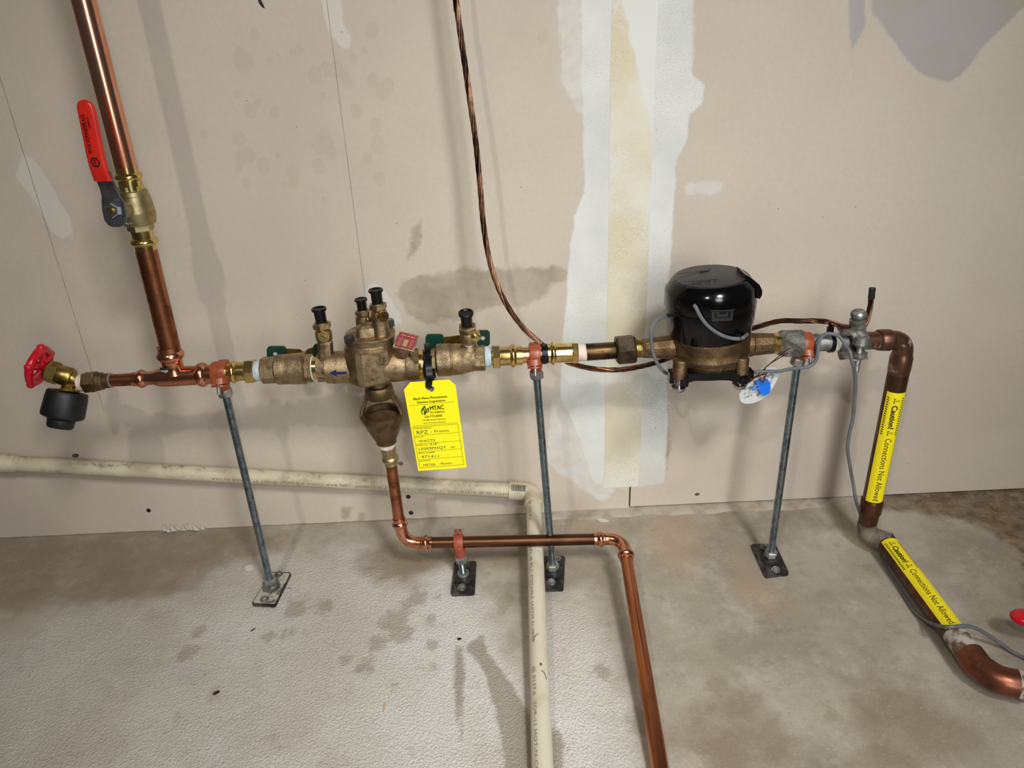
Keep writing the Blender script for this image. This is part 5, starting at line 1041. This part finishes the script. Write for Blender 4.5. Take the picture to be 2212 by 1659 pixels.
# ------------------------------------------------------------------ grey cable
cr = r7(420)
hz = lambda a_deg, y, dr=.003: fc(a_deg, y, dr)
front = []
cab = [W(Z7(556, 518), hz(-19, 518, .001).y), ]
def onh(x, y, dr=.0035):             # a point just outside the housing under a pixel
    best = None
    for a in range(-90, 91):
        for yy in range(400, 901, 10):
            q = fc(a, yy, dr); dlt = q-V((0, -CAMD, CAMH)); 
            c_ = np.array(dlt); px = 1106+FPX*sum(c_[i]*AX[i][0] for i in range(3))/sum(c_[i]*AX[i][2] for i in range(3)); py = 829.5+FPX*sum(c_[i]*AX[i][1] for i in range(3))/sum(c_[i]*AX[i][2] for i in range(3))
            t0 = Z7(x, y); e_ = (px-t0[0])**2+(py-t0[1])**2
            if best is None or e_ < best[0]: best = (e_, q)
    return best[1]
cp = [onh(556, 520, .0005), onh(572, 580), onh(620, 670), onh(690, 755), onh(790, 830), onh(900, 875), onh(1000, 885, .006)]
bk = lambda a_deg, y, dr=.004: fc(a_deg, y, dr)
cp += [onh(1055, 860, .009), W(Z7(1090, 800), ym-.002), W(Z7(1072, 755), ym+.02), bk(120, 640), bk(160, 620), bk(200, 620), bk(240, 640), W(Z7(275, 652), ym-.004), W(Z7(190, 690), ym-.02), W(Z7(132, 760), ym-.03), W(Z7(118, 850), ym-.035), W(Z7(132, 980), ym-.035), W(Z7(165, 1090), ym-.035), W(Z7(220, 1180), ym-.03), W(Z7(300, 1232), ym-.015)]
bz = bb.z-.012
cp += [V((bb.x-.04, bb.y+.02, bz)), V((bb.x, bb.y+.03, bz)), V((bb.x+.04, bb.y+.015, bz)), W(Z7(1125, 1212), ym-.03), W(Z7(1210, 1208), ym-.035), W(Z8(300, 1085), ym-.035), W(Z8(440, 1085), ym-.033), W(Z8(560, 1062), ym-.03), W(Z8(680, 1048), ym-.028), W(Z8(790, 1030), ym-.027), W(Z8(860, 975), ym-.026), W(Z8(890, 880), ym-.025), W(Z8(905, 770), ym-.022), W(Z8(935, 690), ym-.018), W(Z8(1000, 650), ym-.015), W(Z8(1080, 655), ym-.016), W(Z8(1150, 690), ym-.018), W(Z8(1215, 780), ym-.026),
       W(Z8(1265, 860), ym-.036), W(Z8(1290, 960), ym-.04), W(Z8(1320, 1080), ym-.036), W(Z8(1330, 1250), ym-.03), W((1846, 860), ym-.03), W((1842, 905), ym-.03), W((1834, 940), ym-.03), W((1831, 970), ym-.03), W((1836, 1005), ym-.03), W((1843, 1045), ym-.032), W((1850, 1085), ym-.035), F((1862, 1120), .035), F((1873, 1145), .022), F((1885, 1165), .014),
       F((1898, 1178), .006), F((1906, 1205), .004), F((1920, 1235), .004), F((1938, 1262), .004), F((1958, 1295), .004), F((1975, 1320), .005), F((1998, 1338), .014), F((2022, 1350), .035), F((2047, 1354), .0545), F((2080, 1352), .055), F((2105, 1356), .046), F((2135, 1372), .026), F((2165, 1393), .010), F((2190, 1410), .004), F((2230, 1430), .004)]
mb = MB(); tube(mb, catmull(cp, 7), .0027, 10); solo('meter_cable', mb, m_grey, 'grey cable looping from the meter down the right riser and along the floor', 'cable')

# ------------------------------------------------------------------ white meter card, blue seal and seal wires
yc2 = ym-.022
CD = thing('meter_card', 'white oval card with clearance notes hanging right of the meter', 'tag', W(Z7(1100, 1520), yc2))
cp7 = lambda x, y, o=0: W(Z7(x, y), yc2-o)
ol = catmull([cp7(*q) for q in ((1000, 1440), (1012, 1500), (1060, 1530), (1160, 1518), (1260, 1462), (1335, 1370), (1388, 1262), (1396, 1205), (1372, 1176), (1290, 1168), (1200, 1190), (1120, 1250), (1050, 1340), (1000, 1440))], 5)[:-1]
mb = MB(); prism(mb, ol, (0, .0007, 0)); part(CD, 'card', mb, m_card, smooth=False)
mb = MB()
for s, a, b, h in (('CLEARANCES', (1150, 1320), (1335, 1240), 22), ('24"', (1325, 1262), (1352, 1250), 16), ('24"', (1318, 1285), (1345, 1273), 16), ('6"', (1312, 1310), (1332, 1302), 16), ('12"', (1298, 1338), (1328, 1326), 16), ('5/8" RESID', (1045, 1398), (1135, 1370), 18), ('1"', (1050, 1440), (1072, 1432), 18), ('1-1/2"-2"', (1058, 1478), (1135, 1450), 18), ('BACK', (1178, 1440), (1212, 1428), 14), ('SIDE', (1172, 1458), (1206, 1446), 14)):
    text_fit(mb, s, cp7(*a, .0004), cp7(*b, .0004), zc, h/4.609*ms, (0, 0, 0), .02)
part(CD, 'lettering', mb, m_ink, smooth=False)
BS = thing('seal', 'bright blue plastic seal on copper wire in front of the white card', 'seal', cp7(1250, 1445, .006))
mb = MB(); bs = lambda x, y: cp7(x, y, .009)
prism(mb, [bs(*q) for q in ((1180, 1325), (1215, 1318), (1285, 1300), (1306, 1318), (1314, 1380), (1300, 1425), (1262, 1452), (1222, 1440), (1192, 1395))], (0, .005, 0)); prism(mb, [bs(*q)+V((0, -.0015, 0)) for q in ((1165, 1325), (1290, 1298), (1294, 1318), (1180, 1345))], (0, .008, 0)); part(BS, 'body', mb, m_blue, smooth=False)
mb = MB(); tube(mb, catmull([bs(*q) for q in ((1205, 1345), (1160, 1352), (1130, 1372), (1128, 1388), (1150, 1392), (1195, 1372))], 5), .0011, 8); part(BS, 'loop', mb, m_blue)
SW = thing('seal_wire', 'thin twisted copper wires from the meter union to the blue seal', 'wire', cp7(1240, 1250, .004))
w8 = lambda x, y, d_: W(Z8(x, y), ym+d_)
for pts in ([w8(572, 820, -.024), w8(520, 845, -.026), w8(450, 905, -.03), w8(365, 975, -.034), w8(275, 1055, -.036), w8(200, 1125, -.038), w8(110, 1195, -.04), w8(40, 1225, -.05), w8(-10, 1225, -.058)],
            [w8(545, 870, -.020), w8(470, 920, -.028), w8(380, 972, -.033), w8(300, 1030, -.037), w8(240, 1130, -.034), w8(150, 1150, -.036), w8(60, 1235, -.045), w8(20, 1270, -.055), w8(-50, 1255, -.06), w8(-90, 1220, -.06)],
            [w8(200, 1135, -.037), w8(250, 1120, -.036), w8(305, 1105, -.036), w8(270, 1150, -.035), w8(262, 1200, -.036), w8(255, 1230, -.037)], [w8(310, 1102, -.037), w8(240, 1135, -.035), w8(170, 1160, -.037), w8(90, 1222, -.041)], [w8(285, 1120, -.038), w8(278, 1170, -.037), w8(262, 1225, -.036)]):
    mb = MB(); tube(mb, catmull(pts, 6), .0007, 7); part(SW, 'strand', mb, m_wirenew)

# ------------------------------------------------------------------ cream plastic pipe
yw = -.0175
c0, c1_ = W((-40, 999.5), yw), W((1120, 1060.5), yw-.003); rc = 15.9*sc(c1_)
CP = thing('plastic_pipe', 'cream plastic pipe sloping along the base of the wall', 'pipe', c0.lerp(c1_, .5)-zc*rc)
mb = MB(); lathe(mb, W((20, 1001), yw), c1_, [(0, rc), (1, rc)], 32); part(CP, 'tube', mb, m_cpvcw)
mb = MB(); dv = (c1_-c0).normalized()
def ctxt(mb, s, x0_, x1_, ang, h):     # upside-down print: starts at the right (x0_) and runs left
    a = c0+dv*((W((x0_, 1000+x0_*.0535), yw)-c0).dot(dv)); L = abs((W((x1_, 1000+x1_*.0535), yw)-W((x0_, 1000+x0_*.0535), yw)).length)
    text_map(mb, s, lambda x, y: a-dv*x+V((0, -math.cos(ang-y/rc), math.sin(ang-y/rc)))*(rc+.0003), L, h)
ctxt(mb, '(6P91)  @ @  B137.6   SDR-11  HOT-N-COLD', 1098, 870, .20, .0043); ctxt(mb, '7 H 12099M 102N BAR CODE # 0 38561-50007 3*', 838, 552, .20, .0043); ctxt(mb, 'MADE IN USA.', 540, 461, .20, .0042)
part(CP, 'printed_lettering', mb, m_faint, smooth=False)
mb = MB(); a_ = W((-60, 998), yw); lathe(mb, a_, W((35, 1001.8), yw), [(0, rc*1.19), (.97, rc*1.19), (1, rc*1.12), (1, rc)], 32); solo('plastic_coupling', mb, m_cpvcw, 'cream plastic coupling at the left edge by the wall', 'pipe fitting')
kx = W((1152, 1062), yw-.004); fs_ = F((1155, 1130), .030); fe = F((1173, 1700), rc+.0006)
kc2 = V((kx.x, kx.y-.0, kx.z)); dd2 = (fe-kc2).normalized()
fe2 = kc2+(fe-kc2)*1.0
EB = thing('plastic_elbow', 'cream plastic elbow with barcode sticker at the wall corner', 'pipe fitting', kc2-zc*rc)
mb = MB(); b_l = .020; dl = (c1_-kc2).normalized(); pts = [kc2+dl*b_l*(1-x)**2+dd2*b_l*x*x for x in [i/10 for i in range(11)]]
tube(mb, [kc2+dl*.026]+pts+[kc2+dd2*.026], rc*1.2, 28); part(EB, 'bend', mb, m_cpvcw)
for d, l in ((dl, .046), (dd2, .040)):
    mb = MB(); lathe(mb, kc2+d*.016, kc2+d*l, [(0, rc*1.18), (.1, rc*1.24), (.96, rc*1.24), (1, rc*1.16), (1, rc)], 32); part(EB, 'socket', mb, m_cpvcw)
mb = MB(); a0 = kc2+dl*.041; el = lambda x, y: a0-dl*x+V((0, -math.cos(.85+y/rc), math.sin(.85+y/rc)))*(rc*1.24+.0003)
random.seed(11); x_ = 0
while x_ < .026:
    w_ = random.choice((.0005, .0008, .0011)); o_ = len(mb.v); ys_ = (-.004, -.0015, .001, .0035, .006); mb.v += [el(x_+k_*w_, y_) for y_ in ys_ for k_ in (0, 1)]
    mb.f += [(o_+2*i, o_+2*i+1, o_+2*i+3, o_+2*i+2) for i in range(4)]; x_ += w_+random.choice((.0005, .0008))
part(EB, 'barcode', mb, m_ink, 'black barcode stripes', smooth=False)
FPp = thing('plastic_pipe', 'cream plastic pipe lying on the floor towards the viewer', 'pipe', (kc2+fe)/2-zc*rc)
mb = MB(); lathe(mb, kc2+dd2*.02, fe+dd2*.03, [(0, rc), (1, rc)], 32); part(FPp, 'tube', mb, m_cpvcf)
side = dd2.cross(zc).normalized(); side = side if side.x > 0 else -side; upn = side.cross(dd2).normalized(); upn = upn if upn.z > 0 else -upn
fpt = lambda s, a, o=.0003: kc2+dd2*s+(upn*math.cos(a)+side*math.sin(a))*(rc+o)
def sfor(py): q = F((1160, py), .03); return (q-kc2).dot(dd2)
mb = MB()
for s, ya, yb_ in (('180 TEMP 100 PSI', 1092, 1158), ('690 KPa @ 82.C POTABLE (ASTM D-2846', 1192, 1400), ('@ B137.6   SDR-11 HOT-N-COLD', 1450, 1690)):
    mb = MB(); sa, sb = sfor(ya), sfor(yb_); text_map(mb, s, lambda x, y: fpt(sa+x, -.70+y/rc), sb-sa, .0044); part(FPp, 'printed_lettering', mb, m_faint, smooth=False)
m_mark = mat('grey_scuff', (112, 104, 98), .7)
for strk in (((1392, -.35), (1389, -.1), (1388, .1)), ((1402, -.5), (1396, -.42), (1392, -.3)), ((1462, .2), (1462, .4), (1468, .6), (1476, .75))):
    mb = MB(); tube(mb, [fpt(sfor(y_), a, .0001) for y_, a in strk], [.0016]*len(strk), 6, flat=.2); part(FPp, 'paint_smear', mb, m_mark, 'grey paint smear')
mb = MB(); ball(mb, fpt(sfor(1448), .18, 0), side*.0022, dd2*.0028, upn*.0003); part(FPp, 'paint_smear', mb, m_mark, 'grey paint dot')

# ------------------------------------------------------------------ small debris on the floor
def chip(name, px, size, m, label, cat='debris', flat=.35, elong=1.0, rot=0.0):
    c_ = F(px, 0); mb = MB(); n_ = 7; pts = []
    for i in range(n_):
        a = 2*math.pi*i/n_; r = size*random.uniform(.7, 1.1); x, y = math.cos(a)*r*elong, math.sin(a)*r/elong**.5; pts.append(c_+V((x*math.cos(rot)-y*math.sin(rot), x*math.sin(rot)+y*math.cos(rot), .0002)))
    prism(mb, pts, (0, 0, size*flat)); solo(name, mb, m, label, cat, smooth=False)
chip('plaster_chip', (538, 1227), .0075, m_chip, 'pale plaster chip left of the dusty base plate', flat=.3)
chip('wood_splinter', (830, 1528), .0032, m_wood, 'tan wood splinter on the bare floor', elong=3.2, rot=1.5, flat=.3)
chip('dark_sliver', (546, 1361), .0020, m_soothole, 'thin black sliver below the dusty base plate', elong=3.2, rot=.8, flat=.2)
chip('dark_sliver', (625, 1271), .0013, m_soothole, 'tiny black sliver right of the dusty base plate', elong=3, rot=0, flat=.2)
chip('mud_crumb', (467, 1498), .0038, m_hubdark, 'dark elongated mud crumb on the lower left floor', elong=1.6, rot=.6)
chip('mud_crumb', (992, 1381), .003, m_hubdark, 'dark crumb above the wet streak on the floor', elong=1.4)
chip('paint_flake', (1301, 1124), .0075, m_chip, 'long pale paint flake on the floor near the wall', elong=1.8, rot=-.3, flat=.15)
